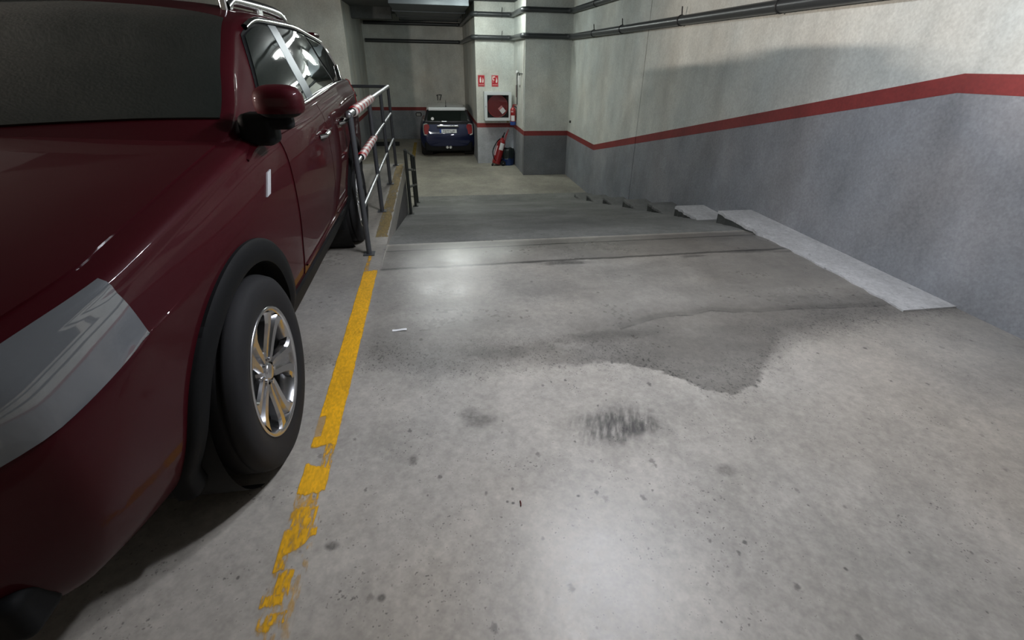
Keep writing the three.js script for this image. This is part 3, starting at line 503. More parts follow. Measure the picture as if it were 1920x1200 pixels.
    const g = new THREE.BufferGeometry(); g.setIndex(idx); g.setAttribute('position', new THREE.Float32BufferAttribute(pos, 3)); g.setAttribute('uv', new THREE.Float32BufferAttribute(new Float32Array(pos.length / 3 * 2), 2)); g.computeVertexNormals(); return toCreasedNormals(g, 0.5);
  };
  const hub = lathe([[0.0001, 0.096], [0.026, 0.096], [0.032, 0.090], [0.034, 0.084], [0.062, 0.080], [0.068, 0.05]], 40).rotateZ(-Math.PI / 2);
  const SP = spoke();
  for (const s of [1, -1]) for (const z of AX) {
    const w = new THREE.Group(); w.name = 'wheel'; w.position.set(s * 0.812, WR, z); if (s < 0) w.rotation.y = Math.PI; suv.add(w);
    obj('tyre', tyreGeometry(WR, W, rimR), rubber, w); obj('rim', [barrel, hub], alloy, w);
    for (let k = 0; k < 5; k++) obj('spoke', SP.clone().rotateX(Math.PI + k * Math.PI * 2 / 5), alloy, w);
    obj('brake_disc', cyl(0.12, 0.12, 0.02, 40).rotateZ(Math.PI / 2).translate(0.050, 0, 0), std({ color: lin(0.05, 0.05, 0.05), metalness: 0.8, roughness: 0.5 }), w);
    obj('gap_shade_disc', cyl(0.212, 0.212, 0.02, 40).rotateZ(Math.PI / 2).translate(0.035, 0, 0), blackPlastic, w);  // black disc added to stand in for the shade between the spokes
    for (let k = 0; k < 5; k++) obj('lug_nut', cyl(0.009, 0.009, 0.014, 6).rotateZ(Math.PI / 2).translate(0.085, 0.048 * Math.cos(k * 1.2566 + 0.63), 0.048 * Math.sin(k * 1.2566 + 0.63)), chrome, w);
  }
}

// ---------------------------------------------------------------- the blue car against the back wall
{
  const car = thing('hatchback', 'small dark blue hatchback with a white roof parked against the back wall', 'car', [0.45, LOW, -17.78], Math.PI);
  const sec = (k, yb, belt, top) => [[0, yb], [0.6 * k, yb], [0.76 * k, yb + 0.03], [0.835 * k, 0.42], [0.86 * k, 0.56], [0.855 * k, 0.72], [0.82 * k, belt - 0.09], [0.77 * k, belt - 0.02], [0.72 * k, belt], [0.45 * k, top], [0, top]];
  const tail = (w, y0, y1) => [[0, y0], [0.5 * w, y0], [0.8 * w, y0 + 0.02], [0.93 * w, lerp(y0, y1, 0.25)], [w, lerp(y0, y1, 0.45)], [w, lerp(y0, y1, 0.6)], [0.97 * w, lerp(y0, y1, 0.8)], [0.92 * w, lerp(y0, y1, 0.93)], [0.85 * w, y1], [0.5 * w, y1 + 0.005], [0, y1 + 0.01]];
  const body = makeLoft([
    [-1.90, tail(0.66, 0.34, 0.66)], [-1.84, tail(0.76, 0.28, 0.84)], [-1.74, [[0, 0.24], [0.6, 0.24], [0.75, 0.26], [0.82, 0.40], [0.845, 0.56], [0.83, 0.72], [0.79, 0.88], [0.74, 0.99], [0.69, 1.03], [0.4, 1.03], [0, 1.03]]],
    [-1.2, sec(1, 0.2, 1.02, 1.02)], [-0.3, sec(1, 0.18, 0.99, 0.99)], [0.6, sec(1, 0.18, 0.97, 0.98)], [1.1, sec(0.99, 0.19, 0.93, 0.95)], [1.6, sec(0.93, 0.2, 0.80, 0.84)], [1.82, tail(0.66, 0.24, 0.68)]], 6, 4);
  const AX = [1.24, -1.26], WR = 0.305;
  obj('body', cutWells(toCreasedNormals(body.geo(), 0.6), AX, WR, 0.36, 0.50), bluePaint, car);
  const cab = (w2, y2, w4, y4, w5, y5, yc) => [[0, 0.9], [0.7, 0.9], [w2, y2], [lerp(w2, w4, 0.5), lerp(y2, y4, 0.5)], [w4, y4], [w5, y5], [w5 * 0.6, lerp(y5, yc, 0.7)], [0, yc]];
  const cabin = makeLoft([[-1.80, cab(0.70, 1.0, 0.69, 1.02, 0.66, 1.035, 1.04)], [-1.60, cab(0.71, 1.01, 0.62, 1.28, 0.58, 1.33, 1.36)], [-1.52, cab(0.71, 1.01, 0.60, 1.31, 0.56, 1.36, 1.39)], [-0.9, cab(0.715, 1.0, 0.60, 1.335, 0.56, 1.385, 1.42)], [0.0, cab(0.71, 0.98, 0.595, 1.33, 0.555, 1.38, 1.415)], [0.4, cab(0.70, 0.97, 0.60, 1.28, 0.56, 1.32, 1.35)], [0.8, cab(0.69, 0.95, 0.64, 1.08, 0.61, 1.11, 1.13)], [1.0, cab(0.67, 0.93, 0.65, 0.95, 0.62, 0.96, 0.97)]], 6, 4);
  obj('cabin', toCreasedNormals(cabin.geo(), 0.7), std({ color: lin(0.012, 0.013, 0.016), roughness: 0.25 }), car);
  const white = phys({ color: lin(0.62, 0.66, 0.68), roughness: 0.35, clearcoat: 1 });
  obj('roof', [panel(cabin, 4.5, 7, -1.56, 0.22, 0.014, 1, 14, 24, 0.02), panel(cabin, 4.5, 7, -1.56, 0.22, 0.014, -1, 14, 24, 0.02), rbox(1.12, 0.10, 0.14, 0.03, 0, 1.365, -1.60)], white, car, 'white roof');
  for (const s of [1, -1]) {
    obj('side_window', panel(cabin, 2.1, 3.9, -0.62, (f) => lerp(0.62, 0.25, f), 0.006, s, 10, 14, 0.006), darkGlass, car);
    obj('side_window', panel(cabin, 2.1, 3.9, -1.40, -0.68, 0.006, s, 10, 10, 0.006), darkGlass, car);
    obj('belt_trim', tube(along(cabin, 2.0, 0.6, -1.62, 0.010, s, 20), 0.010, 40, 6), chrome, car);
    const lampShape = new THREE.Shape(); const w = 0.105, h = 0.15; lampShape.moveTo(-w * 0.9, -h); lampShape.quadraticCurveTo(0, -h * 1.25, w, -h * 0.9); lampShape.quadraticCurveTo(w * 1.15, 0, w * 0.8, h); lampShape.quadraticCurveTo(0, h * 1.25, -w * 0.75, h); lampShape.quadraticCurveTo(-w * 1.1, 0, -w * 0.9, -h);
    const bend = (g) => g.rotateX(-0.22).rotateY(Math.PI + s * 0.30).translate(s * 0.655, 0.80, -1.80);
    const sc = lampShape.clone();
    const lamp = obj('tail_lamp', bend(new THREE.ExtrudeGeometry(sc, { depth: 0.035, bevelEnabled: true, bevelThickness: 0.012, bevelSize: 0.012, bevelSegments: 2 })), chrome, car, 'chrome ringed red tail lamp');
    obj('lens', bend(new THREE.ExtrudeGeometry(sc, { depth: 0.04, bevelEnabled: true, bevelThickness: 0.02, bevelSize: -0.012, bevelSegments: 3, curveSegments: 10 }).scale(0.86, 0.86, 1).translate(0, 0, 0.012)), phys({ color: lin(0.22, 0.008, 0.012), roughness: 0.12, clearcoat: 1 }), lamp);
    const mir = new THREE.Group(); mir.name = 'door_mirror'; mir.position.set(s * 0.90, 1.02, 0.42); car.add(mir);
    obj('mirror_shell', rbox(0.20, 0.13, 0.10, 0.045, 0, 0, 0, 4), blackPlastic, mir); obj('mirror_glass', rbox(0.15, 0.09, 0.01, 0.004, 0, 0, -0.05), chrome, mir);
    for (const z of AX) {
      const wg = new THREE.Group(); wg.name = 'wheel'; wg.position.set(s * 0.745, WR, z); if (s < 0) wg.rotation.y = Math.PI; car.add(wg);
      obj('tyre', tyreGeometry(WR, 0.19, 0.20), rubber, wg); obj('rim', lathe([[0.0001, 0.05], [0.05, 0.055], [0.17, 0.07], [0.195, 0.09], [0.205, 0.092], [0.2, -0.08]], 30).rotateZ(-Math.PI / 2), alloy, wg);
      obj('wheel_well', wellLiner(z, WR, 0.355, 0.505, 0.80, s), std({ color: lin(0.008, 0.008, 0.008), roughness: 0.95, side: THREE.DoubleSide }), car);
    }
    obj('bumper_reflector', rbox(0.16, 0.03, 0.02, 0.008, s * 0.55, 0.50, -1.845).rotateY(0), phys({ color: lin(0.2, 0.01, 0.01), roughness: 0.2 }), car);
  }
  const rw = new THREE.Shape(); rw.moveTo(-0.60, 0); rw.quadraticCurveTo(0, -0.03, 0.60, 0); rw.quadraticCurveTo(0.6, 0.16, 0.515, 0.30); rw.quadraticCurveTo(0, 0.33, -0.515, 0.30); rw.quadraticCurveTo(-0.6, 0.16, -0.60, 0);
  obj('rear_window', new THREE.ExtrudeGeometry(rw, { depth: 0.02, bevelEnabled: true, bevelThickness: 0.006, bevelSize: 0.006, bevelSegments: 2, curveSegments: 16 }).rotateY(Math.PI).rotateX(0.52).translate(0, 1.045, -1.785), darkGlass, car);
  obj('window_sticker', cyl(0.045, 0.045, 0.004, 24).rotateX(Math.PI / 2).rotateX(0.52).translate(0.45, 1.105, -1.785), paper, car);
  obj('boot_handle', [rbox(0.66, 0.06, 0.05, 0.02, 0, 0.905, -1.875)], chrome, car);
  obj('boot_badge', [rbox(0.17, 0.035, 0.03, 0.014, 0.10, 1.025, -1.815)], chrome, car);
  const plate = obj('number_plate', rbox(0.52, 0.115, 0.016, 0.004, 0, 0.765, -1.895), [std({ color: lin(0.02, 0.03, 0.06) })][0], car);
  const pt = canvasTexture(512, 112, (g, w, h) => { g.fillStyle = '#dfe6e8'; g.fillRect(0, 0, w, h); g.fillStyle = '#17449c'; g.fillRect(0, 0, 48, h); g.fillStyle = '#1c1f22'; g.font = 'bold 92px sans-serif'; g.textBaseline = 'middle'; g.textAlign = 'center'; g.fillText('7277 LJD', w / 2 + 24, h / 2 + 4, 430); });
  obj('plate_face', new THREE.PlaneGeometry(0.51, 0.105).rotateY(Math.PI).translate(0, 0.765, -1.9045), std({ map: pt, roughness: 0.5 }), plate);
  obj('bumper_trim', rbox(1.46, 0.30, 0.16, 0.06, 0, 0.31, -1.80, 3), blackPlastic, car);
  obj('bumper_groove', rbox(0.9, 0.022, 0.02, 0.006, 0.05, 0.545, -1.878), steel, car);
  obj('exhaust_tip', [-0.05, 0.05].map((x) => new THREE.TorusGeometry(0.036, 0.01, 8, 20).translate(x, 0.30, -1.915)).concat([-0.05, 0.05].map((x) => cyl(0.036, 0.036, 0.12, 20).rotateX(Math.PI / 2).translate(x, 0.30, -1.86))), chrome, car);
  obj('aerial', [rod([0.02, 1.39, -1.42], [0.02, 1.60, -1.55], 0.006, 8), cyl(0.012, 0.032, 0.05, 16).translate(0.02, 1.41, -1.43)], blackPlastic, car);
}

// ---------------------------------------------------------------- railings
const tapeTex = canvasTexture(256, 256, (g, w, h) => { g.fillStyle = '#e6dcd6'; g.fillRect(0, 0, w, h); g.fillStyle = '#b5252c'; for (let k = -1; k < 3; k++) { g.beginPath(); g.moveTo(0, k * 128 + 0); g.lineTo(w, k * 128 + 128); g.lineTo(w, k * 128 + 190); g.lineTo(0, k * 128 + 62); g.closePath(); g.fill(); } });
tapeTex.wrapS = tapeTex.wrapT = THREE.RepeatWrapping;
{
  const rail = thing('railing', 'grey tubular guard railing with red and white striped tape along the raised bay', 'railing');
  const RX = -0.592, posts = [-3.97, -5.265, -6.546, -7.80];
  for (const z of posts) { const p = obj('post', rod([RX, 0, z], [RX, 1.07, z], 0.021, 16), greyPaint, rail); obj('base_plate', rbox(0.09, 0.008, 0.10, 0.003, RX + 0.0, 0.004, z), greyPaint, p); }
  for (const y of [1.08, 0.73, 0.385]) { const o = obj('rail', rod([RX, y, y > 1 ? -3.90 : -3.97], [RX, y, -7.80], y > 1 ? 0.024 : 0.017, 16), steel, rail, 'bare steel rail'); if (y > 1) obj('end_cap', new THREE.SphereGeometry(0.026, 16, 12).translate(RX, y, -3.90), steel, o); }
  for (const y of [1.08]) obj('rail', rod([RX, y, -7.80], [-3.3, y, -7.80], 0.021, 16), greyPaint, rail);
  for (const x of [-1.9, -3.28]) obj('post', rod([x, 0, -7.80], [x, 1.07, -7.80], 0.021, 16), greyPaint, rail);
  const tape = (y, z0, z1, r, n) => {
    const pts = []; const k = 40; for (let i = 0; i <= k; i++) { const f = i / k, rr = r * (i === 0 || i === k ? 0.78 : 1 + 0.05 * Math.sin(f * n * Math.PI * 2)); pts.push([rr, lerp(0, z0 - z1, f)]); }
    const g = lathe(pts, 32), uv = g.attributes.uv; for (let i = 0; i < uv.count; i++) uv.setXY(i, uv.getX(i), (1 - uv.getY(i)) * n / 2);
    const o = obj('striped_tape', g.rotateX(-Math.PI / 2).translate(RX, y, z0), std({ map: tapeTex, roughness: 0.45 }), rail, 'red and white striped tape sleeve'); return o;
  };
  tape(1.08, -4.12, -5.5, 0.037, 7); tape(0.73, -4.24, -5.40, 0.033, 7);
}
{
  const low = thing('railing', 'dark steel railing sloping down along the left edge of the ramp', 'railing');
  const P = [-7.48, -9.27, -10.3], X = -0.42, top = (z) => 0.27 + (z + 7.48) * 0.2, mid = (z) => 0.0 + (z + 7.48) * 0.2, lowr = (z) => -0.26 + (z + 7.48) * 0.21;
  const dark = std({ color: lin(0.045, 0.05, 0.045), roughness: 0.5, metalness: 0.3 });
  for (const z of P) { const p = obj('post', rod([X, rampY(-z), z], [X, top(z), z], 0.024, 14), dark, low); obj('base_plate', rbox(0.1, 0.02, 0.1, 0.004, X, rampY(-z) + 0.005, z), dark, p); }
  for (const f of [top, mid, lowr]) obj('rail', rod([X, f(-7.48), -7.48], [X, f(-10.3), -10.3], 0.02, 14), dark, low);
}

// ---------------------------------------------------------------- pipes
function pipe(y, r, label, x0) {
  const o = thing('pipe', label, 'pipe'), d = r + 0.012, path = [[WX - d, 5.9], [WX - d, CZ + d], [CX - d, CZ + d], [CX - d, PZ + d], [1.25 - d, PZ + d], [1.25 - d, BZ + d], [-2.1, BZ + d]];
  const mat = std({ color: lin(0.045, 0.050, 0.052), roughness: 0.34, metalness: 0.1 });
  const pts = [[path[0][0], y, path[0][1]]], R = 0.14;
  const at = (z) => y + 0.0;
  const runs = [];
  for (let i = 0; i < path.length - 1; i++) {
    const A = path[i], B = path[i + 1], L = Math.hypot(B[0] - A[0], B[1] - A[1]), dx = (B[0] - A[0]) / L, dz = (B[1] - A[1]) / L, a = i ? R : 0, b = i < path.length - 2 ? R : 0;
    obj('run', rod([A[0] + dx * a, y, A[1] + dz * a], [B[0] - dx * b, y, B[1] - dz * b], r, 24), mat, o);
    if (i < path.length - 2) { const C = path[i + 2], M = Math.hypot(C[0] - B[0], C[1] - B[1]), ex = (C[0] - B[0]) / M, ez = (C[1] - B[1]) / M; const q = []; for (let k = 0; k <= 8; k++) { const t = k / 8, s = (1 - t) ** 2, u = t * t; q.push([B[0] - dx * R * s + ex * R * u, y, B[1] - dz * R * s + ez * R * u]); } obj('elbow', new THREE.TubeGeometry(new THREE.CatmullRomCurve3(q.map((p) => V(...p))), 16, r * 1.06, 20), mat, o); }
  }
  const clampMat = std({ color: lin(0.05, 0.05, 0.05), roughness: 0.5, metalness: 0.6 });
  const clampAt = (x, z, onX) => { const c = obj('clamp', onX ? new THREE.TorusGeometry(r + 0.004, 0.007, 8, 28).translate(x, y, z) : new THREE.TorusGeometry(r + 0.004, 0.007, 8, 28).rotateY(Math.PI / 2).translate(x, y, z), clampMat, o); obj('bolt', onX ? rod([x, y + r, z], [x - 0.02, y + r + 0.10, z + 0.02], 0.009, 8) : rod([x, y + r, z], [x + 0.01, y + r + 0.10, z + 0.03], 0.009, 8), clampMat, c); };
  for (const z of [-11.1, -9.43, -7.15, -5.03, -2.8]) clampAt(WX - d, z, true);
  clampAt(1.96, PZ + d, false);
  return o;
}
pipe(1.945, 0.058, 'dark grey pipe clamped along the walls, the lower of two', 0);
pipe(2.47, 0.055, 'dark grey pipe clamped along the walls close under the ceiling, the upper of two', 0);
{ // air duct under the far ceiling
  const d = thing('air_duct', 'wide galvanised metal air duct under the ceiling of the far bay', 'duct');
  const galv = std({ color: lin(0.07, 0.085, 0.095), metalness: 0.3, roughness: 0.5 });
  for (const [a, b] of [[-13.9, -15.9], [-15.93, -17.8], [-17.83, -19.7]]) { const m = obj('duct_section', worldUV(rbox(1.9, 0.18, a - b, 0.01, 0.1, CEIL - 0.10, (a + b) / 2), 2), galv, d); obj('flange', rbox(1.98, 0.2, 0.03, 0.004, 0.1, CEIL - 0.11, b), galv, m); }
}

// ---------------------------------------------------------------- things on and before the hose pillar
{
  const red = '#b3202c';
  const signTex = (kind) => canvasTexture(192, 288, (g, w, h) => {
    g.fillStyle = red; g.fillRect(0, 0, w, h); g.strokeStyle = '#d8cfc8'; g.lineWidth = 5; g.strokeRect(5, 5, w - 10, h - 10); g.fillStyle = '#e4ddd4';
    if (kind === 0) { g.beginPath(); g.roundRect(48, 78, 48, 110, 16); g.fill(); g.fillRect(64, 54, 16, 28); g.fillRect(50, 50, 46, 9); g.beginPath(); g.moveTo(128, 190); g.bezierCurveTo(100, 150, 150, 120, 126, 60); g.bezierCurveTo(176, 110, 166, 170, 150, 192); g.fill(); }
    else { g.fillRect(22, 26, 78, 84); g.fillStyle = red; g.beginPath(); g.arc(76, 84, 30, 0, 7); g.fill(); g.fillStyle = '#e4ddd4'; g.fillRect(30, 110, 50, 20); g.beginPath(); g.moveTo(128, 190); g.bezierCurveTo(100, 150, 150, 110, 130, 40); g.bezierCurveTo(176, 110, 166, 170, 150, 192); g.fill(); g.fillRect(36, 140, 10, 46); }
    g.fillStyle = 'rgba(228,205,198,0.75)'; for (let i = 0; i < 7; i++) g.fillRect(26 + i * 21, 226, 14, 26);
  });
  [['red fire extinguisher sign on the pillar, the left one of two', 1.394, 0, 'a'], ['red fire hose sign on the pillar above the hose box', 1.772, 1, 'b']].forEach(([label, x, kind]) => {
    const s = thing('safety_sign', label, 'sign', [x, 0.912, PZ]); obj('sign_plate', rbox(0.19, 0.29, 0.006, 0.002, 0, 0, 0.004), std({ color: lin(0.4, 0.02, 0.03), roughness: 0.5 }), s);
    obj('sign_face', new THREE.PlaneGeometry(0.184, 0.284).translate(0, 0, 0.0078), std({ map: signTex(kind), roughness: 0.45 }), s);
  });
  // hose reel cabinet
  const c = thing('hose_cabinet', 'white framed fire hose cabinet with a red reel behind glass', 'cabinet', [1.82, 0.285, PZ]);
  const W = 0.75, H = 0.73, D = 0.24, wm = std({ color: lin(0.66, 0.70, 0.70), roughness: 0.4 });
  obj('cabinet_body', [box(W, H, 0.015, 0, 0, 0.0085), box(0.015, H, D, -W / 2 + 0.0075, 0, D / 2), box(0.015, H, D, W / 2 - 0.0075, 0, D / 2), box(W, 0.015, D, 0, H / 2 - 0.0075, D / 2), box(W, 0.015, D, 0, -H / 2 + 0.0075, D / 2)], wm, c);
  const sh = new THREE.Shape(); sh.moveTo(-W / 2, -H / 2); sh.lineTo(W / 2, -H / 2); sh.lineTo(W / 2, H / 2); sh.lineTo(-W / 2, H / 2); sh.closePath(); const ho = new THREE.Path(); const fw = 0.072; ho.moveTo(-W / 2 + fw, -H / 2 + fw); ho.lineTo(-W / 2 + fw, H / 2 - fw); ho.lineTo(W / 2 - fw, H / 2 - fw); ho.lineTo(W / 2 - fw, -H / 2 + fw); ho.closePath(); sh.holes.push(ho);
  const door = obj('cabinet_door', new THREE.ExtrudeGeometry(sh, { depth: 0.018, bevelEnabled: true, bevelThickness: 0.004, bevelSize: 0.004, bevelSegments: 2 }).translate(0, 0, D + 0.002), wm, c);
  obj('door_pane', box(W - 2 * fw + 0.02, H - 2 * fw + 0.02, 0.004, 0, 0, D + 0.006), phys({ color: 0xffffff, transmission: 1, thickness: 0, roughness: 0.02, ior: 1.5 }), door);
  obj('door_lock', cyl(0.012, 0.012, 0.012, 14).rotateX(Math.PI / 2).translate(-W / 2 + 0.035, 0, D + 0.028), steel, door);
  obj('back_lining', box(W - 0.04, H - 0.04, 0.004, 0, 0, 0.02), std({ color: lin(0.02, 0.012, 0.012), roughness: 0.8 }), c);
  const reelRed = phys({ color: lin(0.13, 0.008, 0.009), roughness: 0.3, clearcoat: 0.6, clearcoatRoughness: 0.1 });
  const reel = obj('hose_reel', [cyl(0.285, 0.285, 0.012, 48).rotateX(Math.PI / 2).translate(0, 0, 0.17), cyl(0.09, 0.09, 0.1, 32).rotateX(Math.PI / 2).translate(0, 0, 0.11), cyl(0.285, 0.285, 0.012, 48).rotateX(Math.PI / 2).translate(0, 0, 0.05)], reelRed, c, 'red hose reel');
  obj('hose', [0.10, 0.13].flatMap((z) => [0.12, 0.15, 0.18, 0.21].map((r) => new THREE.TorusGeometry(r, 0.014, 8, 48).translate(0, 0, z))), blackPlastic, c);
  obj('reel_ring', new THREE.TorusGeometry(0.282, 0.008, 8, 60).translate(0, 0, 0.177), extRed, reel);
  obj('instruction_label', box(0.13, 0.19, 0.002, 0, 0, 0).rotateZ(0.72).translate(0.12, -0.09, 0.18), paper, c, 'white and pink instruction label');
  obj('label_band', box(0.13, 0.06, 0.002, 0, 0.065, 0.0012).rotateZ(0.72).translate(0.12, -0.09, 0.18), std({ color: lin(0.5, 0.2, 0.2), roughness: 0.7 }), c);
  obj('drain_valve', [rod([0.28, -H / 2 - 0.05, 0.12], [0.28, -H / 2 + 0.02, 0.12], 0.014), rbox(0.06, 0.025, 0.02, 0.008, 0.30, -H / 2 - 0.05, 0.12)], std({ color: lin(0.35, 0.26, 0.1), metalness: 0.9, roughness: 0.35 }), c);

  // extinguisher hanging on the wall
  const e = thing('fire_extinguisher', 'red fire extinguisher with a blue foot hanging beside the hose cabinet', 'fire extinguisher', [2.205, -0.16, -14.28]);
  obj('cylinder', lathe([[0.0001, 0.0], [0.07, 0.0], [0.078, 0.01], [0.078, 0.36], [0.072, 0.40], [0.045, 0.435], [0.022, 0.45], [0.022, 0.465], [0.0001, 0.465]], 36), extRed, e);
  obj('foot_ring', lathe([[0.0805, -0.002], [0.0805, 0.085], [0.078, 0.088]], 36), std({ color: lin(0.02, 0.06, 0.25), roughness: 0.5 }), e, 'blue foot ring');
  obj('label', new THREE.CylinderGeometry(0.0788, 0.0788, 0.14, 20, 1, true, -0.9, 1.3).translate(0, 0.175, 0), paper, e);
  obj('upper_label', new THREE.CylinderGeometry(0.0788, 0.0788, 0.04, 20, 1, true, -1.0, 0.9).translate(0, 0.345, 0), std({ color: lin(0.6, 0.35, 0.35), roughness: 0.6 }), e);
  obj('valve', [cyl(0.02, 0.02, 0.05, 16).translate(0, 0.48, 0), rbox(0.12, 0.018, 0.025, 0.006, 0.05, 0.515, 0.0), rbox(0.10, 0.014, 0.02, 0.005, 0.045, 0.49, 0)], extRed, e);
  obj('hose', tube([[0.03, 0.48, 0], [0.09, 0.44, 0.02], [0.092, 0.30, 0.01], [0.085, 0.12, 0.0]], 0.011, 30, 8), blackPlastic, e);
  obj('wall_hook', box(0.06, 0.05, 0.03, 0.065, 0.44, 0), steel, e);

  // wheeled extinguisher leaning back on its trolley
  const t = thing('fire_extinguisher', 'large wheeled red fire extinguisher standing on the floor under the hose cabinet', 'fire extinguisher', [1.73, LOW, PZ + 0.36], 0.0);
  const leanM = new THREE.Matrix4().makeRotationZ(-0.30).multiply(new THREE.Matrix4().makeRotationX(-0.14));
  const lean = (g) => g.applyMatrix4(leanM).translate(0, 0.04, 0);
  obj('cylinder', lean(lathe([[0.0001, 0.0], [0.10, 0.0], [0.118, 0.02], [0.121, 0.05], [0.121, 0.60], [0.109, 0.66], [0.06, 0.71], [0.03, 0.725], [0.03, 0.75], [0.0001, 0.75]], 40)), extRed, t);
  obj('label', lean(new THREE.CylinderGeometry(0.122, 0.122, 0.19, 20, 1, true, -0.35, 1.1).translate(0, 0.50, 0)), paper, t);
  obj('side_label', lean(new THREE.CylinderGeometry(0.122, 0.122, 0.27, 20, 1, true, -1.25, 0.45).translate(0, 0.36, 0)), std({ color: lin(0.6, 0.4, 0.42), roughness: 0.6 }), t);
  obj('valve', [lean(cyl(0.025, 0.028, 0.07, 16).translate(0, 0.77, 0)), lean(rod([0.0, 0.78, 0.0], [0.02, 0.90, 0.0], 0.014))], blackPlastic, t);
  obj('trolley_handle', [lean(rod([0.09, 0.06, -0.10], [0.12, 1.02, -0.12], 0.013)), lean(rod([-0.05, 0.06, -0.12], [0.12, 1.02, -0.12], 0.011)), lean(rod([0.09, 0.60, -0.10], [0.13, 0.62, -0.08], 0.03))], extRed, t);
  obj('hose', tube([[0.13, 0.74, 0.03], [0.02, 0.66, 0.12], [-0.09, 0.42, 0.09], [-0.06, 0.22, 0.05], [0.0, 0.14, 0.1]], 0.013, 40, 8), blackPlastic, t);
  for (const z of [-0.17, 0.11]) obj('trolley_wheel', [cyl(0.075, 0.075, 0.035, 28).rotateX(Math.PI / 2).translate(0.20, 0.076, z)], rubber, t);
  obj('wheel_axle', rod([0.20, 0.076, -0.2], [0.20, 0.076, 0.135], 0.012), steel, t);
  obj('front_foot', [rod([-0.05, 0.10, 0.05], [-0.11, 0.0, 0.05], 0.011), rod([-0.05, 0.10, -0.1], [-0.11, 0.0, -0.1], 0.011), rod([-0.12, 0.008, 0.07], [-0.10, 0.008, -0.12], 0.010), rod([-0.05, 0.10, 0.0], [0.2, 0.08, 0.0], 0.012)], blackPlastic, t);

  // blue bin
  const b = thing('bin', 'blue plastic bin with a black bag liner in the corner by the column', 'bin', [2.10, LOW, PZ + 0.26]);
  obj('bin_tub', lathe([[0.0001, 0.0], [0.155, 0.0], [0.165, 0.012], [0.176, 0.235], [0.182, 0.24], [0.182, 0.255], [0.168, 0.255], [0.158, 0.03], [0.0001, 0.02]], 40), std({ color: lin(0.008, 0.03, 0.12), roughness: 0.4 }), b);
  { const g = lathe([[0.184, 0.20], [0.188, 0.26], [0.186, 0.36], [0.172, 0.44], [0.150, 0.455], [0.146, 0.40], [0.148, 0.2]], 48), p = g.attributes.position; for (let i = 0; i < p.count; i++) { const a = Math.atan2(p.getZ(i), p.getX(i)), k = 1 + 0.03 * Math.sin(a * 9 + p.getY(i) * 20) + 0.02 * Math.sin(a * 17); p.setXYZ(i, p.getX(i) * k, p.getY(i) + 0.012 * Math.sin(a * 5), p.getZ(i) * k); } g.computeVertexNormals(); obj('bag_liner', g, std({ color: lin(0.010, 0.016, 0.016), roughness: 0.35 }), b, 'black bag liner'); }
  obj('bin_label', new THREE.CylinderGeometry(0.1755, 0.1745, 0.05, 16, 1, true, -0.75, 0.6).translate(0, 0.20, 0), std({ color: lin(0.3, 0.35, 0.4), roughness: 0.5 }), b);
}
// fittings on the lit side face of the column
{
  const X = CX;
  const sw = thing('switch_box', 'small white switch box with conduit on the column side', 'switch box', [X, 0.97, -13.75]);
  obj('box', rbox(0.05, 0.22, 0.16, 0.01, -0.026, 0, 0), std({ color: lin(0.7, 0.7, 0.68), roughness: 0.5 }), sw);
  obj('rocker', rbox(0.012, 0.06, 0.05, 0.004, -0.055, 0.02, 0), paper, sw);
  obj('conduit', [tube([[-0.02, 0.12, -0.0], [-0.02, 0.16, -0.05], [-0.02, 0.16, -0.30], [-0.02, 0.12, -0.34], [-0.02, -0.60, -0.34]], 0.013, 40, 8), tube([[-0.02, 0.16, -0.05], [-0.02, 0.17, 0.5]], 0.011, 10, 8)], std({ color: lin(0.06, 0.065, 0.065), roughness: 0.5 }), sw, 'dark conduit');
  const pn = thing('wall_plate', 'tall brown notice plate on the column side', 'plate', [X, 0.69, -14.28]); obj('notice', rbox(0.012, 0.30, 0.12, 0.004, -0.007, 0, 0), std({ color: lin(0.12, 0.05, 0.04), roughness: 0.6 }), pn);
  const em = thing('wall_button', 'round white call button high on the column side', 'button', [X, 1.14, -14.2]); obj('button_rim', [cyl(0.05, 0.055, 0.03, 24).rotateZ(Math.PI / 2).translate(-0.016, 0, 0)], std({ color: lin(0.72, 0.74, 0.72), roughness: 0.4 }), em); obj('button_cap', new THREE.SphereGeometry(0.03, 16, 10).scale(0.6, 1, 1).translate(-0.03, 0, 0), paper, em);
  const cb = thing('cable_trunk', 'slim white cable trunking down the edge of the column', 'trunking', [X, 0, -13.16]); obj('trunk', rbox(0.03, 1.94, 0.05, 0.006, -0.016, 0.87, 0), std({ color: lin(0.72, 0.72, 0.68), roughness: 0.5 }), cb); obj('cable', rod([-0.012, -0.1, -0.05], [-0.012, 1.84, -0.05], 0.010), blackPlastic, cb);
}
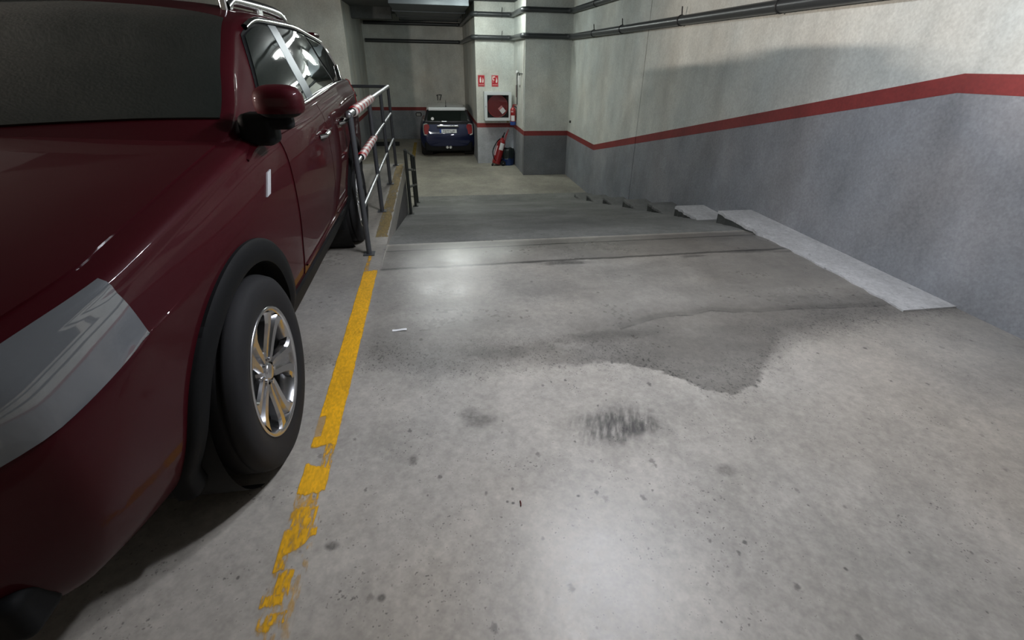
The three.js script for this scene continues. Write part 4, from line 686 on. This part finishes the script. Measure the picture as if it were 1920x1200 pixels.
{ // wheel stop before the back wall, and the bay number on it
  const s = thing('wheel_stop', 'dark rubber wheel stop on the lower floor by the back wall', 'wheel stop', [-1.65, LOW, -18.3]);
  const sh = new THREE.Shape(); sh.moveTo(-0.08, 0); sh.lineTo(0.08, 0); sh.lineTo(0.05, 0.11); sh.lineTo(-0.05, 0.11); sh.closePath();
  obj('stop_body', new THREE.ExtrudeGeometry(sh, { depth: 0.9, bevelEnabled: true, bevelSize: 0.006, bevelThickness: 0.006, bevelSegments: 2 }).rotateY(Math.PI / 2).translate(-0.45, 0.006, 0), rubber, s);
  obj('stop_bolt', [-0.3, 0.3].map((x) => cyl(0.02, 0.02, 0.012, 12).translate(x, 0.122, 0)), steel, s);
  const nt = (ch) => { const t = new THREE.Shape(); if (ch === '1') { t.moveTo(0.03, 0); t.lineTo(0.06, 0); t.lineTo(0.06, 0.2); t.lineTo(0.035, 0.2); t.lineTo(0.0, 0.165); t.lineTo(0.0, 0.14); t.lineTo(0.03, 0.16); } else { t.moveTo(0.0, 0.2); t.lineTo(0.12, 0.2); t.lineTo(0.12, 0.175); t.lineTo(0.065, 0); t.lineTo(0.03, 0); t.lineTo(0.085, 0.17); t.lineTo(0.0, 0.17); } t.closePath(); return new THREE.ExtrudeGeometry(t, { depth: 0.003, bevelEnabled: false }); };
  obj('bay_number', [nt('1').translate(0.20, 0.06, BZ), nt('7').translate(0.275, 0.06, BZ)], std({ color: lin(0.03, 0.035, 0.035), roughness: 0.8 }), wallBack);
}
{ // litter on the floor
  const p = thing('paper_scrap', 'small white scrap of paper lying on the near floor', 'paper scrap', [-0.28, 0.001, -2.62]);
  const g = new THREE.BoxGeometry(0.085, 0.0012, 0.022, 10, 1, 3), q = g.attributes.position; for (let i = 0; i < q.count; i++) q.setY(i, q.getY(i) + 0.003 + 0.002 * Math.sin(q.getX(i) * 60) ); g.computeVertexNormals(); obj('sheet', g, std({ color: lin(0.85, 0.86, 0.86), roughness: 0.5 }), p);
  const t = thing('twig', 'tiny dark red twig lying on the near floor', 'twig', [0.227, 0.003, -1.232]); obj('stick', tube([[0, 0, -0.012], [0.001, 0.001, 0], [-0.001, 0, 0.012]], 0.0022, 8, 6), std({ color: lin(0.12, 0.02, 0.02), roughness: 0.8 }), t);
}
scene.traverse((o) => { if (o.isMesh) { o.castShadow = o.receiveShadow = true; } });
renderer.render(scene, camera);
